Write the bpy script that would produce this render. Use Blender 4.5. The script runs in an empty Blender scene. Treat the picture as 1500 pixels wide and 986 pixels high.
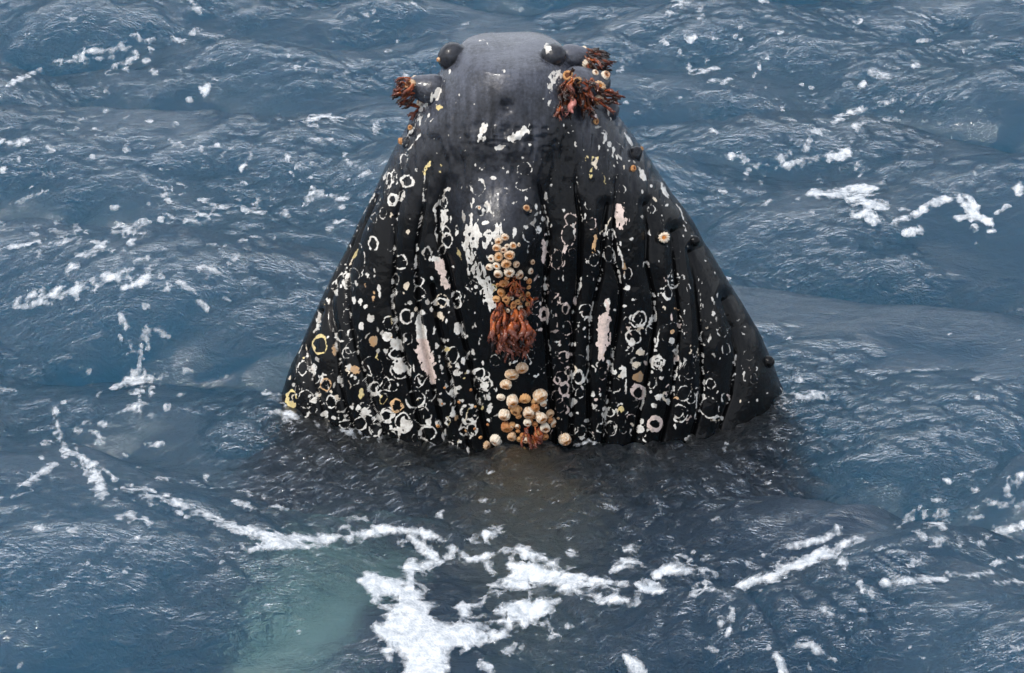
import bpy, math, random
import numpy as np
from mathutils import Vector, Matrix
from mathutils.bvhtree import BVHTree

R = math.radians
S = bpy.context.scene
COL = S.collection
rng = np.random.default_rng(7)
random.seed(7)

# ---------------------------------------------------------------- camera
PITCH, DIST, HALF = R(27.0), 14.0, R(10.0)
FPX = 750.0 / math.tan(HALF)                       # focal length in photo pixels (1500 wide)
FWD = np.array([0.0, math.cos(PITCH), -math.sin(PITCH)])
RGT = np.array([1.0, 0.0, 0.0])
UPV = np.array([0.0, math.sin(PITCH), math.cos(PITCH)])
CAM = -DIST * (FWD + RGT * (30 / FPX) + UPV * (-90 / FPX))
cd = bpy.data.cameras.new('camera')
cd.lens = 18.0 / math.tan(HALF); cd.sensor_width = 36.0
cd.clip_start = 0.1; cd.clip_end = 20000
cam = bpy.data.objects.new('camera', cd); COL.objects.link(cam)
cam.location = CAM.tolist(); cam.rotation_euler = (math.pi / 2 - PITCH, 0, 0)
S.camera = cam

# ---------------------------------------------------------------- sky, sun, exposure
SUN_EL, SUN_AZ = R(56), R(-128)                    # azimuth from +Y (away from the viewer), negative = left
sdir = Vector((math.sin(SUN_AZ) * math.cos(SUN_EL), math.cos(SUN_AZ) * math.cos(SUN_EL), math.sin(SUN_EL)))
W = bpy.data.worlds.new('World'); S.world = W; W.use_nodes = True
nt = W.node_tree; nt.nodes.clear()
def wn(t, **k):
    n = nt.nodes.new(t)
    for a, b in k.items(): setattr(n, a, b)
    return n
out = wn('ShaderNodeOutputWorld'); bg = wn('ShaderNodeBackground')
sky = wn('ShaderNodeTexSky', sky_type='NISHITA', sun_disc=False)
sky.sun_elevation = SUN_EL; sky.sun_rotation = SUN_AZ
sky.air_density = 1.0; sky.dust_density = 4.0; sky.ozone_density = 1.0
tc = wn('ShaderNodeTexCoord')
mp = wn('ShaderNodeMapping'); mp.inputs['Scale'].default_value = (1, 1, 2.6)
nz = wn('ShaderNodeTexNoise'); nz.inputs['Scale'].default_value = 2.2; nz.inputs['Detail'].default_value = 7
rp = wn('ShaderNodeMapRange'); rp.inputs['From Min'].default_value = .36; rp.inputs['From Max'].default_value = .62
rp.inputs['To Min'].default_value = .15; rp.inputs['To Max'].default_value = .85
mx = wn('ShaderNodeMix', data_type='RGBA'); mx.inputs['B'].default_value = (11.0, 11.5, 12.4, 1)
nt.links.new(tc.outputs['Generated'], mp.inputs['Vector']); nt.links.new(mp.outputs['Vector'], nz.inputs['Vector'])
nt.links.new(nz.outputs['Fac'], rp.inputs['Value']); nt.links.new(rp.outputs['Result'], mx.inputs['Factor'])
nt.links.new(sky.outputs['Color'], mx.inputs['A']); nt.links.new(mx.outputs['Result'], bg.inputs['Color'])
bg.inputs['Strength'].default_value = 0.15
nt.links.new(bg.outputs['Background'], out.inputs['Surface'])
sl = bpy.data.lights.new('sun', 'SUN'); sl.energy = 2.2; sl.angle = R(6); sl.color = (1.0, .96, .9)
so = bpy.data.objects.new('sun', sl); COL.objects.link(so)
so.rotation_euler = (-sdir).to_track_quat('-Z', 'Y').to_euler()
so.location = (sdir * 30)
S.view_settings.view_transform = 'Standard'; S.view_settings.look = 'None'
S.view_settings.exposure = 0.14; S.view_settings.gamma = 1.0; S.view_settings.use_curve_mapping = False
S.cycles.use_denoising = True; S.cycles.sample_clamp_indirect = 1.0
S.cycles.volume_bounces = 3; S.cycles.max_bounces = 8; S.cycles.transparent_max_bounces = 12
S.cycles.diffuse_bounces = 2; S.cycles.glossy_bounces = 3

# ---------------------------------------------------------------- numpy helpers
def project(P):
    d = P - CAM
    dep = d @ FWD
    return 750 + FPX * (d @ RGT) / dep, 493 - FPX * (d @ UPV) / dep
def ray(px, py):
    return FWD + RGT * ((px - 750) / FPX) - UPV * ((py - 493) / FPX)
def on_plane_y(px, py, y=0.0):
    r = ray(px, py); t = (y - CAM[1]) / r[1]; return CAM + r * t
def on_plane_z(px, py, z=0.0):
    r = ray(px, py); t = (z - CAM[2]) / r[2]; return CAM + r * t
def smooth(a, b, x):
    t = np.clip((x - a) / (b - a), 0, 1); return t * t * (3 - 2 * t)
def vnoise(x, y, seed=0):
    g = np.random.default_rng(1000 + seed).random((256, 256)).astype(np.float32)
    xi = np.floor(x).astype(int); yi = np.floor(y).astype(int)
    fx = x - xi; fy = y - yi
    fx = fx * fx * fx * (fx * (fx * 6 - 15) + 10); fy = fy * fy * fy * (fy * (fy * 6 - 15) + 10)
    a = g[yi & 255, xi & 255]; b = g[yi & 255, (xi + 1) & 255]
    c = g[(yi + 1) & 255, xi & 255]; d = g[(yi + 1) & 255, (xi + 1) & 255]
    return (a + (b - a) * fx) * (1 - fy) + (c + (d - c) * fx) * fy
def fbm(x, y, seed=0, octs=4):
    s = 0; amp = .5; tot = 0
    for o in range(octs):
        s = s + amp * vnoise(x * 2 ** o + 17.3 * o, y * 2 ** o + 9.1 * o, seed + o); tot += amp; amp *= .5
    return s / tot - .5
def bil(A, u, v):
    h, w = A.shape[:2]
    u = np.clip(u, 0, w - 1.001); v = np.clip(v, 0, h - 1.001)
    i = u.astype(int); j = v.astype(int); fu = u - i; fv = v - j
    if A.ndim == 3: fu = fu[..., None]; fv = fv[..., None]
    return (A[j, i] * (1 - fu) + A[j, i + 1] * fu) * (1 - fv) + (A[j + 1, i] * (1 - fu) + A[j + 1, i + 1] * fu) * fv
def poly_dist(X, Y, pts):
    """distance to a polyline and the interpolated third value of the nearest point"""
    best = np.full(X.shape, 1e9); val = np.zeros(X.shape)
    for p, q in zip(pts[:-1], pts[1:]):
        dx, dy = q[0] - p[0], q[1] - p[1]; L2 = dx * dx + dy * dy + 1e-9
        t = np.clip(((X - p[0]) * dx + (Y - p[1]) * dy) / L2, 0, 1)
        d = np.hypot(X - p[0] - t * dx, Y - p[1] - t * dy)
        if len(p) > 2: v = p[2] + (q[2] - p[2]) * t
        else: v = 0 * t
        m = (d - v) < (best - val)
        best = np.where(m, d, best); val = np.where(m, v, val)
    return best, val
def grid_faces(nr, nc, wrap=False):
    j = np.arange(nr - 1)[:, None]; i = np.arange(nc if wrap else nc - 1)[None, :]
    i2 = (i + 1) % nc
    return np.stack([j * nc + i, j * nc + i2, (j + 1) * nc + i2, (j + 1) * nc + i], -1).reshape(-1, 4)
def make_mesh(name, V, F, smooth_shade=True, n=4):
    me = bpy.data.meshes.new(name)
    V = np.ascontiguousarray(V, np.float32); F = np.ascontiguousarray(F, np.int32)
    me.vertices.add(len(V)); me.vertices.foreach_set('co', V.ravel())
    me.loops.add(F.size); me.loops.foreach_set('vertex_index', F.ravel())
    me.polygons.add(len(F)); me.polygons.foreach_set('loop_start', np.arange(0, F.size, n, dtype=np.int32))
    me.polygons.foreach_set('use_smooth', np.full(len(F), smooth_shade))
    me.update(calc_edges=True); me.validate()
    return me
def link(name, me, mat=None, parent=None):
    o = bpy.data.objects.new(name, me); COL.objects.link(o)
    if mat: me.materials.append(mat)
    if parent: o.parent = parent
    return o
def tag(o, label=None, cat=None, kind=None, group=None):
    for k, v in (('label', label), ('category', cat), ('kind', kind), ('group', group)):
        if v: o[k] = v
def attr(me, name, arr, typ='FLOAT'):
    a = me.attributes.new(name, typ, 'POINT')
    a.data.foreach_set('color' if typ == 'FLOAT_COLOR' else 'value', np.ascontiguousarray(arr, np.float32).ravel())

# ---------------------------------------------------------------- materials
class Nodes:
    def __init__(s, name):
        s.m = bpy.data.materials.new(name); s.m.use_nodes = True; s.t = s.m.node_tree; s.t.nodes.clear()
        s.o = s.n('ShaderNodeOutputMaterial')
    def n(s, t, ins=None, **k):
        x = s.t.nodes.new(t)
        for a, b in k.items(): setattr(x, a, b)
        for a, b in (ins or {}).items():
            if isinstance(b, bpy.types.NodeSocket): s.t.links.new(b, x.inputs[a])
            else: x.inputs[a].default_value = b
        return x
    def mixc(s, f, a, b, blend='MIX'):
        x = s.n('ShaderNodeMix', data_type='RGBA', blend_type=blend)
        for i, v in ((0, f), (6, a), (7, b)):
            if isinstance(v, bpy.types.NodeSocket): s.t.links.new(v, x.inputs[i])
            else: x.inputs[i].default_value = v
        return x.outputs[2]
    def rng(s, v, a, b, c=0., d=1., interp='SMOOTHSTEP'):
        return s.n('ShaderNodeMapRange', {'Value': v, 'From Min': a, 'From Max': b, 'To Min': c, 'To Max': d}, interpolation_type=interp).outputs[0]
    def math(s, op, a, b=0.):
        return s.n('ShaderNodeMath', {0: a, 1: b}, operation=op).outputs[0]
    def noise(s, vec, sc, det=4., rough=.55, **k):
        return s.n('ShaderNodeTexNoise', {'Vector': vec, 'Scale': sc, 'Detail': det, 'Roughness': rough, **k}).outputs['Fac']
    def obj(s): return s.n('ShaderNodeTexCoord').outputs['Object']
    def scaled(s, vec, sc): return s.n('ShaderNodeMapping', {'Vector': vec, 'Scale': sc}).outputs[0]
    def bump(s, h, st, dist, normal=None):
        ins = {'Height': h, 'Strength': st, 'Distance': dist}
        if normal: ins['Normal'] = normal
        return s.n('ShaderNodeBump', ins).outputs[0]
    def out(s, surf, vol=None):
        s.t.links.new(surf, s.o.inputs['Surface'])
        if vol: s.t.links.new(vol, s.o.inputs['Volume'])
        return s.m

def skin_material():
    N = Nodes('wet_whale_skin'); P = N.obj()
    mk = N.n('ShaderNodeAttribute', attribute_name='marks')
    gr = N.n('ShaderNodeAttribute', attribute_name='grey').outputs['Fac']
    fine = N.noise(P, 160, 3)
    fieldv = N.math('ADD', mk.outputs['Alpha'], N.math('MULTIPLY', N.math('SUBTRACT', fine, .5), .13))
    mask = N.rng(fieldv, .47, .59)
    mott = N.noise(P, 9, 8, .7); mott2 = N.noise(N.scaled(P, (1, 1, .35)), 28, 6, .65)
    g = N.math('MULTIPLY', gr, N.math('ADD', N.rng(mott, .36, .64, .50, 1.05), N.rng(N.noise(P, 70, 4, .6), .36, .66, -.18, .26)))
    base = N.mixc(g, (.0030, .0032, .0036, 1), (.066, .072, .092, 1))  # the grey end carries the painted sky sheen of the head top
    # marks are a little dirty
    dirt = N.rng(N.noise(P, 38, 6, .75), .38, .72, 0, .75)
    mcol = N.mixc(dirt, mk.outputs['Color'], (.26, .22, .18, 1))
    col = N.mixc(mask, base, mcol)
    rough = N.math('ADD', N.rng(N.noise(P, 22, 4), .3, .7, .10, .26), N.math('MULTIPLY', gr, .08))
    hb = N.math('ADD', N.math('ADD', N.noise(P, 60, 6, .65), N.math('MULTIPLY', N.noise(N.scaled(P, (1, 1, .6)), 14, 3, .5), 1.6)), N.math('MULTIPLY', mask, .25))
    nor = N.bump(hb, .32, .008)
    b = N.n('ShaderNodeBsdfPrincipled', {'Base Color': col, 'Roughness': rough, 'IOR': 1.4, 'Coat Weight': .42, 'Coat Roughness': .07, 'Coat IOR': 1.33, 'Coat Normal': N.bump(N.noise(P, 11, 3, .5), .5, .02), 'Specular IOR Level': N.math('ADD', .10, N.math('MULTIPLY', gr, .4)), 'Normal': nor})
    return N.out(b.outputs[0])

def water_material():
    N = Nodes('sea_water'); P = N.obj()
    cap = N.n('ShaderNodeAttribute', attribute_name='chop').outputs['Fac']
    v1 = N.scaled(P, (.75, 1.5, 1))
    wv = N.n('ShaderNodeTexNoise', {'Vector': v1, 'Scale': 9., 'Detail': 5., 'Roughness': .6, 'Distortion': .7}).outputs['Fac']
    w2 = N.n('ShaderNodeTexNoise', {'Vector': N.scaled(P, (.8, 1.9, 1)), 'Scale': 34., 'Detail': 3., 'Roughness': .55, 'Distortion': 1.1}).outputs['Fac']
    h = N.math('ADD', N.math('MULTIPLY', wv, .058), N.math('MULTIPLY', w2, .015))
    nor = N.bump(N.math('MULTIPLY', h, cap), 1.0, 1.0)
    fr = N.n('ShaderNodeFresnel', {'IOR': 1.333, 'Normal': nor}).outputs[0]
    tr = N.n('ShaderNodeBsdfRefraction', {'IOR': 1.333, 'Roughness': .28, 'Normal': nor, 'Color': (1, 1, 1, 1)})
    gl = N.n('ShaderNodeBsdfGlossy', {'Roughness': .06, 'Normal': nor, 'Color': (1, 1, 1, 1)})
    mxs = N.n('ShaderNodeMixShader', {0: fr, 1: tr.outputs[0], 2: gl.outputs[0]})
    ab = N.n('ShaderNodeVolumeAbsorption', {'Color': (.14, .60, .72, 1), 'Density': WATER_ABS})
    sc = N.n('ShaderNodeVolumeScatter', {'Color': (.28, .50, .84, 1), 'Density': WATER_SCA, 'Anisotropy': 0.0})
    ad = N.n('ShaderNodeAddShader', {0: ab.outputs[0], 1: sc.outputs[0]})
    return N.out(mxs.outputs[0], ad.outputs[0])
WATER_ABS, WATER_SCA = .60, .50

def foam_material():
    N = Nodes('sea_foam'); P = N.obj()
    th = N.n('ShaderNodeAttribute', attribute_name='depth').outputs['Fac']
    vor = N.n('ShaderNodeTexVoronoi', {'Vector': P, 'Scale': 95.}).outputs['Distance']
    nz1 = N.noise(P, 26, 6, .7); nz0 = N.noise(P, 7, 4, .6)
    wp = N.n('ShaderNodeVectorMath', {0: P, 1: N.n('ShaderNodeVectorMath', {0: N.n('ShaderNodeTexNoise', {'Vector': P, 'Scale': 11., 'Detail': 4.}).outputs['Color'], 3: .12}, operation='SCALE').outputs[0]}, operation='ADD').outputs[0]
    e1 = N.n('ShaderNodeTexVoronoi', {'Vector': N.scaled(wp, (1, .8, .3)), 'Scale': 13.}, feature='DISTANCE_TO_EDGE').outputs['Distance']
    e2 = N.n('ShaderNodeTexVoronoi', {'Vector': N.scaled(wp, (1, .8, .3)), 'Scale': 36.}, feature='DISTANCE_TO_EDGE').outputs['Distance']
    cells = N.math('ADD', N.math('MULTIPLY', e1, 1.7), N.math('MULTIPLY', e2, .7))
    al = N.math('ADD', N.math('SUBTRACT', th, N.math('MULTIPLY', cells, 1.5)), N.math('ADD', N.math('MULTIPLY', N.math('SUBTRACT', nz1, .5), 1.0), N.math('MULTIPLY', N.math('SUBTRACT', nz0, .5), 2.8)))
    alpha = N.rng(al, -.32, .80, .0, .95, 'LINEAR')
    nor = N.bump(N.math('ADD', N.math('MULTIPLY', vor, .5), nz1), .55, .012)
    col = N.mixc(N.rng(nz1, .3, .7), (.34, .38, .42, 1), (.64, .66, .68, 1))
    d = N.n('ShaderNodeBsdfPrincipled', {'Base Color': col, 'Roughness': .55, 'Normal': nor, 'IOR': 1.2})
    t = N.n('ShaderNodeBsdfTransparent')
    return N.out(N.n('ShaderNodeMixShader', {0: alpha, 1: t.outputs[0], 2: d.outputs[0]}).outputs[0])

def shell_material(name, c1, c2):
    N = Nodes(name); P = N.obj()
    sep = N.n('ShaderNodeSeparateXYZ', {0: P}); rnd = N.n('ShaderNodeObjectInfo').outputs['Random']
    hh = N.rng(sep.outputs[2], .0, .75)
    nz1 = N.noise(N.n('ShaderNodeVectorMath', {0: P, 1: N.n('ShaderNodeCombineXYZ', {0: N.math('MULTIPLY', rnd, 20.)}).outputs[0]}, operation='ADD').outputs[0], 2.6, 5, .65)
    k = N.rng(N.math('ADD', nz1, N.math('MULTIPLY', N.math('SUBTRACT', rnd, .5), .35)), .38, .68)
    col = N.mixc(k, c1, c2)
    col = N.mixc(N.rng(N.math('ADD', sep.outputs[2], N.math('MULTIPLY', nz1, .5)), 1.02, 1.30, 0, .8), col, (.45, .19, .06, 1))
    nor = N.bump(nz1, .5, .15)
    b = N.n('ShaderNodeBsdfPrincipled', {'Base Color': col, 'Roughness': .38, 'Normal': nor})
    return N.out(b.outputs[0])
def flesh_material(name, c1, c2, rough=.25, tip=None):
    N = Nodes(name); P = N.obj(); rnd = N.n('ShaderNodeObjectInfo').outputs['Random']
    nz1 = N.noise(P, 3.0, 4, .6)
    k = N.rng(N.math('ADD', nz1, N.math('MULTIPLY', N.math('SUBTRACT', rnd, .5), .7)), .3, .75)
    col = N.mixc(k, c1, c2)
    if tip: col = N.mixc(N.rng(N.n('ShaderNodeSeparateXYZ', {0: P}).outputs[2], .55, .85), col, tip)
    b = N.n('ShaderNodeBsdfPrincipled', {'Base Color': col, 'Roughness': rough, 'Normal': N.bump(nz1, .4, .1)})
    return N.out(b.outputs[0])

M_SKIN = skin_material(); M_WATER = water_material(); M_FOAM = foam_material()
M_SHELL = shell_material('cream_shell', (.78, .70, .57, 1), (.56, .35, .19, 1))
M_RUSTSHELL = shell_material('rusty_shell', (.62, .34, .14, 1), (.42, .16, .05, 1))
M_OPEN = flesh_material('orange_opening', (.50, .18, .03, 1), (.12, .035, .010, 1))
M_RED = flesh_material('red_stalk', (.17, .032, .011, 1), (.36, .09, .022, 1), .12, (.09, .022, .011, 1))
M_BROWN = flesh_material('brown_stalk', (.030, .011, .008, 1), (.13, .042, .018, 1), .2, (.014, .007, .006, 1))
M_PINK = flesh_material('pink_stalk', (.45, .17, .14, 1), (.16, .05, .04, 1))

# ================================================================ WHALE BODY
sil = [(77, 674, 824), (85, 662, 838), (100, 648, 850), (130, 630, 872), (160, 610, 896),
       (200, 589, 926), (230, 572, 948), (295, 542, 990), (339, 520, 1017), (361, 511, 1029), (426, 477, 1070),
       (448, 467, 1084), (492, 447, 1108), (535, 430, 1129), (578, 415, 1146), (640, 395, 1170), (720, 368, 1200),
       (820, 335, 1235), (940, 310, 1262), (1100, 290, 1285), (1300, 280, 1300)]
zs, cxs, hws = [], [], []
for y, l, r in sil:
    a, b = on_plane_y(l, y), on_plane_y(r, y)
    zs.append(a[2]); cxs.append((a[0] + b[0]) / 2); hws.append((b[0] - a[0]) / 2)
zs = np.array(zs[::-1]); cxs = np.array(cxs[::-1]); hws = np.array(hws[::-1])
ztop = on_plane_y(745, 67)[2]; zrow = zs[-1]
zz = np.concatenate([np.linspace(zs[0], -.35, 46)[:-1], np.linspace(-.35, zrow, 470)[:-1], zrow + (ztop - zrow) * np.sin(np.linspace(0, math.pi / 2, 26))])
def crv(z, zk, vk, w=.05):
    k = np.linspace(-w, w, 9)
    return np.mean([np.interp(z + q, zk, vk) for q in k], 0)
A = crv(zz, zs, hws, .03); CX = crv(zz, zs, cxs, .05)
BF = crv(zz, [-2.4, -1.6, -.8, 0, .5, 1.0, 1.3, 1.5, 1.68, 1.8, 1.9, 1.95], [1.0, .92, .74, .50, .50, .49, .46, .42, .35, .28, .19, .15])
BB = crv(zz, [-2.4, 0, 1.0, 1.5, 1.75, 1.9, 1.95], [1.1, .75, .52, .36, .26, .15, .10])
YC = crv(zz, [-2.4, -1.2, -.3, 0, .8, 1.5, 1.95], [-1.05, -.42, -.05, 0, .0, .0, .0])
sh = np.where(zz > zrow, np.clip(1 - np.clip((zz - zrow) / (ztop - zrow), 0, 1) ** 2.4, 0, 1) ** .5, 1.0)
A, BF, BB = A * sh, BF * sh, BB * sh
def unit(nfront, nback, n=2.05):
    t = np.linspace(0, math.pi, 4001)
    c, s = np.cos(t), np.sin(t)
    x = -np.sign(c) * np.abs(c) ** (2 / n); y = -np.abs(s) ** (2 / n)
    L = np.concatenate([[0], np.cumsum(np.hypot(np.diff(x) * 1.1, np.diff(y) * .6))])
    q = np.interp(np.linspace(0, L[-1], nfront), L, np.arange(len(L)))
    fx, fy = np.interp(q, np.arange(len(x)), x), np.interp(q, np.arange(len(x)), y)
    tb = np.linspace(0, math.pi, nback + 2)[1:-1]
    return np.concatenate([fx, np.cos(tb)]), np.concatenate([fy, np.sin(tb)])
NF, NB = 600, 90
ux, uy = unit(NF, NB)
NC, NR = NF + NB, len(zz)
def body_points():
    X = CX[:, None] + A[:, None] * ux[None]
    Y = YC[:, None] + np.where(uy[None] < 0, BF[:, None], BB[:, None]) * uy[None]
    Z = np.repeat(zz[:, None], NC, 1)
    return np.stack([X, Y, Z], -1)
B = body_points()
FACES = grid_faces(NR, NC, True)
def normals(P):
    du = np.roll(P, -1, 1) - np.roll(P, 1, 1)
    dv = np.empty_like(P); dv[1:-1] = P[2:] - P[:-2]; dv[0] = P[1] - P[0]; dv[-1] = P[-1] - P[-2]
    n = np.cross(du, dv); n /= np.linalg.norm(n, axis=-1, keepdims=True) + 1e-9
    n[-1] = (0, 0, 1)
    return n
def bvh_of(P, st=3):
    rows = np.unique(np.concatenate([np.arange(0, NR, st), [NR - 1]])); Q = P[rows][:, ::st]
    return BVHTree.FromPolygons(Q.reshape(-1, 3).tolist(), grid_faces(len(rows), Q.shape[1], True).tolist())
def hit(bv, px, py):
    loc, nor, _, _ = bv.ray_cast(Vector(CAM.tolist()), Vector(ray(px, py).tolist()).normalized())
    if loc is None:
        r = Vector(ray(px, py).tolist()).normalized()
        t = (0 - CAM[1]) / r.y
        q = Vector(CAM.tolist()) + r * t
        loc, nor, _, _ = bv.find_nearest(q)
    return np.array(loc), np.array(nor)

# ---- broad relief: drawn where the photograph shows it, in pixels, then laid on the surface
PX, PY = project(B); NRM = normals(B)
vdir = B - CAM; vdir /= np.linalg.norm(vdir, axis=-1, keepdims=True)
front = smooth(.0, .22, -(NRM * vdir).sum(-1))
GROOVES = [
 [(470, 455), (448, 514), (454, 536), (465, 578), (474, 610), (490, 650), (510, 720)],
 [(535, 300), (497, 400), (481, 440), (484, 467), (489, 485), (496, 525), (500, 565), (507, 596), (520, 634), (540, 700)],
 [(552, 285), (530, 330), (508, 400), (508, 429), (512, 470), (520, 510), (532, 543), (543, 583), (556, 619), (568, 645), (600, 720)],
 [(592, 265), (576, 319), (576, 364), (577, 386), (576, 408), (574, 449), (579, 467), (584, 498), (592, 530), (602, 575), (614, 620), (640, 710)],
 [(623, 248), (620, 292), (614, 333), (609, 364), (609, 404), (612, 450), (618, 490), (628, 540), (640, 590), (652, 640), (676, 720)],
 [(632, 420), (640, 470), (647, 496), (654, 525), (661, 556), (667, 587), (672, 614), (685, 641), (706, 720)],
 [(650, 262), (645, 286), (638, 308), (638, 342), (644, 368), (652, 386), (663, 426), (668, 449), (674, 469), (680, 496), (694, 556), (703, 592), (714, 640), (730, 720)],
 [(790, 270), (796, 299), (802, 324), (805, 344), (801, 400), (797, 450), (803, 520), (808, 580), (812, 640), (810, 720)],
 [(846, 240), (847, 286), (852, 324), (852, 339), (850, 400), (846, 440), (841, 453), (839, 507), (838, 540), (838, 596), (835, 645), (830, 720)],
 [(890, 300), (885, 330), (882, 400), (866, 470), (862, 560), (864, 640), (860, 720)],
 [(904, 260), (904, 284), (897, 337), (900, 386), (910, 420), (908, 460), (905, 480), (899, 511), (895, 543), (890, 600), (886, 640), (880, 720)],
 [(945, 300), (950, 337), (948, 386), (958, 431), (960, 470), (952, 530), (946, 565), (943, 583), (938, 598), (930, 640), (920, 720)],
 [(985, 340), (992, 420), (996, 470), (990, 540), (980, 600), (965, 660)],
 [(1010, 370), (1020, 412), (1023, 445), (1029, 518), (1030, 547), (1030, 578), (1022, 615), (1000, 690)],
 [(1060, 440), (1075, 480), (1080, 520), (1072, 580), (1060, 610), (1030, 690)],
]
RX0, RY0, RS = 380, 30, 2.0                        # raster window (photo px) and samples per px
rw, rh = int(820 * RS), int(860 * RS)
GXX, GYY = np.meshgrid(RX0 + np.arange(rw) / RS, RY0 + np.arange(rh) / RS)
def samp(A2): return bil(A2, (PX - RX0) * RS, (PY - RY0) * RS)
gd = np.full(GXX.shape, 99.0, np.float32)
for g in GROOVES:
    xs = [p[0] for p in g]; ys = [p[1] for p in g]
    i0, i1 = int((min(xs) - 40 - RX0) * RS), int((max(xs) + 40 - RX0) * RS); j0, j1 = int((min(ys) - 30 - RY0) * RS), int((max(ys) + 30 - RY0) * RS)
    i0 = max(i0, 0); j0 = max(j0, 0)
    sl_ = (slice(j0, j1), slice(i0, i1))
    d, _ = poly_dist(GXX[sl_], GYY[sl_], g)
    gd[sl_] = np.minimum(gd[sl_], d)
relief = -.026 * np.exp(-(gd / 2.8) ** 2) + .020 * (1 - np.exp(-(gd / 13) ** 2)) + .022 * fbm(GXX / 70, GYY / 110, 88, 3)
relief *= smooth(225, 330, GYY)
def gauss(x, y, rx, ry, h, p=2): 
    q = np.hypot((GXX - x) / rx, (GYY - y) / ry); return h * np.exp(-q ** p)
relief += gauss(735, 345, 44, 56, .12, 3.5) + gauss(742, 430, 36, 70, .05, 3) + gauss(755, 530, 40, 110, .035) + gauss(775, 640, 60, 90, .04)
relief -= gauss(655, 330, 24, 90, .03) + gauss(822, 260, 28, 90, .035)
relief += gauss(745, 140, 40, 40, .010) - gauss(742, 156, 9, 8, .03)          # pit below the tip
for (x, y, r, h) in [(700, 62, 34, .02), (785, 62, 34, .02)]: relief += gauss(x, y, r, r, h)
wr = fbm(GXX / 26 + .5 * fbm(GXX / 40, GYY / 40, 3), GYY / 7, 21, 3)
wr2 = 1 - np.abs(2 * fbm(GXX / 20, GYY / 9, 24, 2)) * 2
relief += (.016 * wr + .010 * wr2) * np.exp(-((GYY - 200) / 20) ** 2) * np.exp(-((GXX - 755) / 70) ** 4)
relief += .010 * (vnoise(GXX / 6, GYY / 16, 31) - .5) * smooth(330, 250, GYY) * smooth(150, 190, GYY)
B = B + NRM * (samp(relief) * front)[..., None]

bv0 = bvh_of(B)
BUMPS = [  # chains of round swellings: px, py, radius px
 [(661, 82, 22)], [(812, 77, 20)], [(773, 306, 9)], [(706, 306, 9)], [(973, 347, 11)],
 [(634, 132, 24), (624, 130, 21), (615, 128, 19), (608, 128, 17)], [(834, 84, 20), (844, 83, 19), (854, 83, 17), (861, 83, 15)],
 [(846, 122, 26), (858, 126, 27), (870, 126, 24), (878, 122, 19)], [(930, 226, 11), (937, 219, 9)], [(893, 164, 14), (898, 158, 12)],
 [(1018, 353, 8)], [(1126, 530, 9)], [(604, 190, 10)], [(594, 208, 9)]]
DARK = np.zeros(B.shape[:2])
for ch in BUMPS:
    c, n = hit(bv0, ch[0][0], ch[0][1]); r_0 = ray(ch[0][0], ch[0][1]); t0 = (c - CAM) @ FWD
    for x, y, r in ch:
        rm = r * t0 / FPX; sc_ = CAM + ray(x, y) * (t0 - (.95 if r > 18 and y < 83 else .25) * rm)
        inn = ray(x, y) / np.linalg.norm(ray(x, y)) * .55 - np.array(n) * .45; inn /= np.linalg.norm(inn)
        org = sc_ + inn * rm * .72; wv_ = sc_ - org
        d = np.linalg.norm(B - sc_, axis=-1); m_ = d < rm
        v = B[m_] - org; v /= np.linalg.norm(v, axis=-1, keepdims=True) + 1e-9
        b_ = v @ wv_; B[m_] = org + v * (b_ + np.sqrt(np.maximum(b_ * b_ - wv_ @ wv_ + rm * rm, 0)))[:, None]
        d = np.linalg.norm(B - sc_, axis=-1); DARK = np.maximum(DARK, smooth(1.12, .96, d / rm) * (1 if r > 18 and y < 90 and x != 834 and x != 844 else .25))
top = (zz > .9)[:, None, None]
for it in range(3):
    avg = (np.roll(B, 1, 1) + np.roll(B, -1, 1)) / 4 + (np.concatenate([B[1:], B[-1:]]) + np.concatenate([B[:1], B[:-1]])) / 4
    avg[-1] = B[-1]; B = np.where(top, .45 * B + .55 * avg, B)
NRM = normals(B); PX, PY = project(B)
bv = bvh_of(B, 2)

# ---- white scars: rings, blotches and scratches traced where they lie
WHT, CRM, YEL, ORG, PNK = (.68, .66, .61), (.70, .60, .46), (.70, .56, .24), (.70, .42, .20), (.70, .56, .50)
BRN = (.30, .17, .06)
CC = {'w': WHT, 'c': CRM, 'y': YEL, 'o': ORG, 'p': PNK, 'b': BRN}
field = np.full(GXX.shape, -8.0, np.float32); mcol = np.empty(GXX.shape + (3,), np.float32); mcol[:] = WHT
WX = GXX + 5 * fbm(GXX / 10, GYY / 10, 41, 3); WY = GYY + 5 * fbm(GXX / 10, GYY / 10, 45, 4)
ragged = fbm(GXX / 3.4, GYY / 7, 51, 4) * 4.6; brk = fbm(GXX / 10, GYY / 10, 55, 3) * 3; vfine = fbm(GXX / 3, GYY / 3, 59, 3) * 4
TONE = [1.0]
def put(x, y, rad, fn, col):
    TONE[0] = random.choice((1, .97, .92, .85, .7, .45)) if rad < 16 else .95
    i0, i1 = max(0, int((x - rad - RX0) * RS)), min(rw, int((x + rad - RX0) * RS) + 1)
    j0, j1 = max(0, int((y - rad - RY0) * RS)), min(rh, int((y + rad - RY0) * RS) + 1)
    if i1 <= i0 or j1 <= j0: return
    s_ = (slice(j0, j1), slice(i0, i1)); sd = fn(s_)
    m = sd > field[s_]
    field[s_] = np.where(m, sd, field[s_])
    mcol[s_] = np.where((m & (sd > -1.5))[..., None], np.array(CC[col], np.float32) * TONE[0], mcol[s_])
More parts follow.
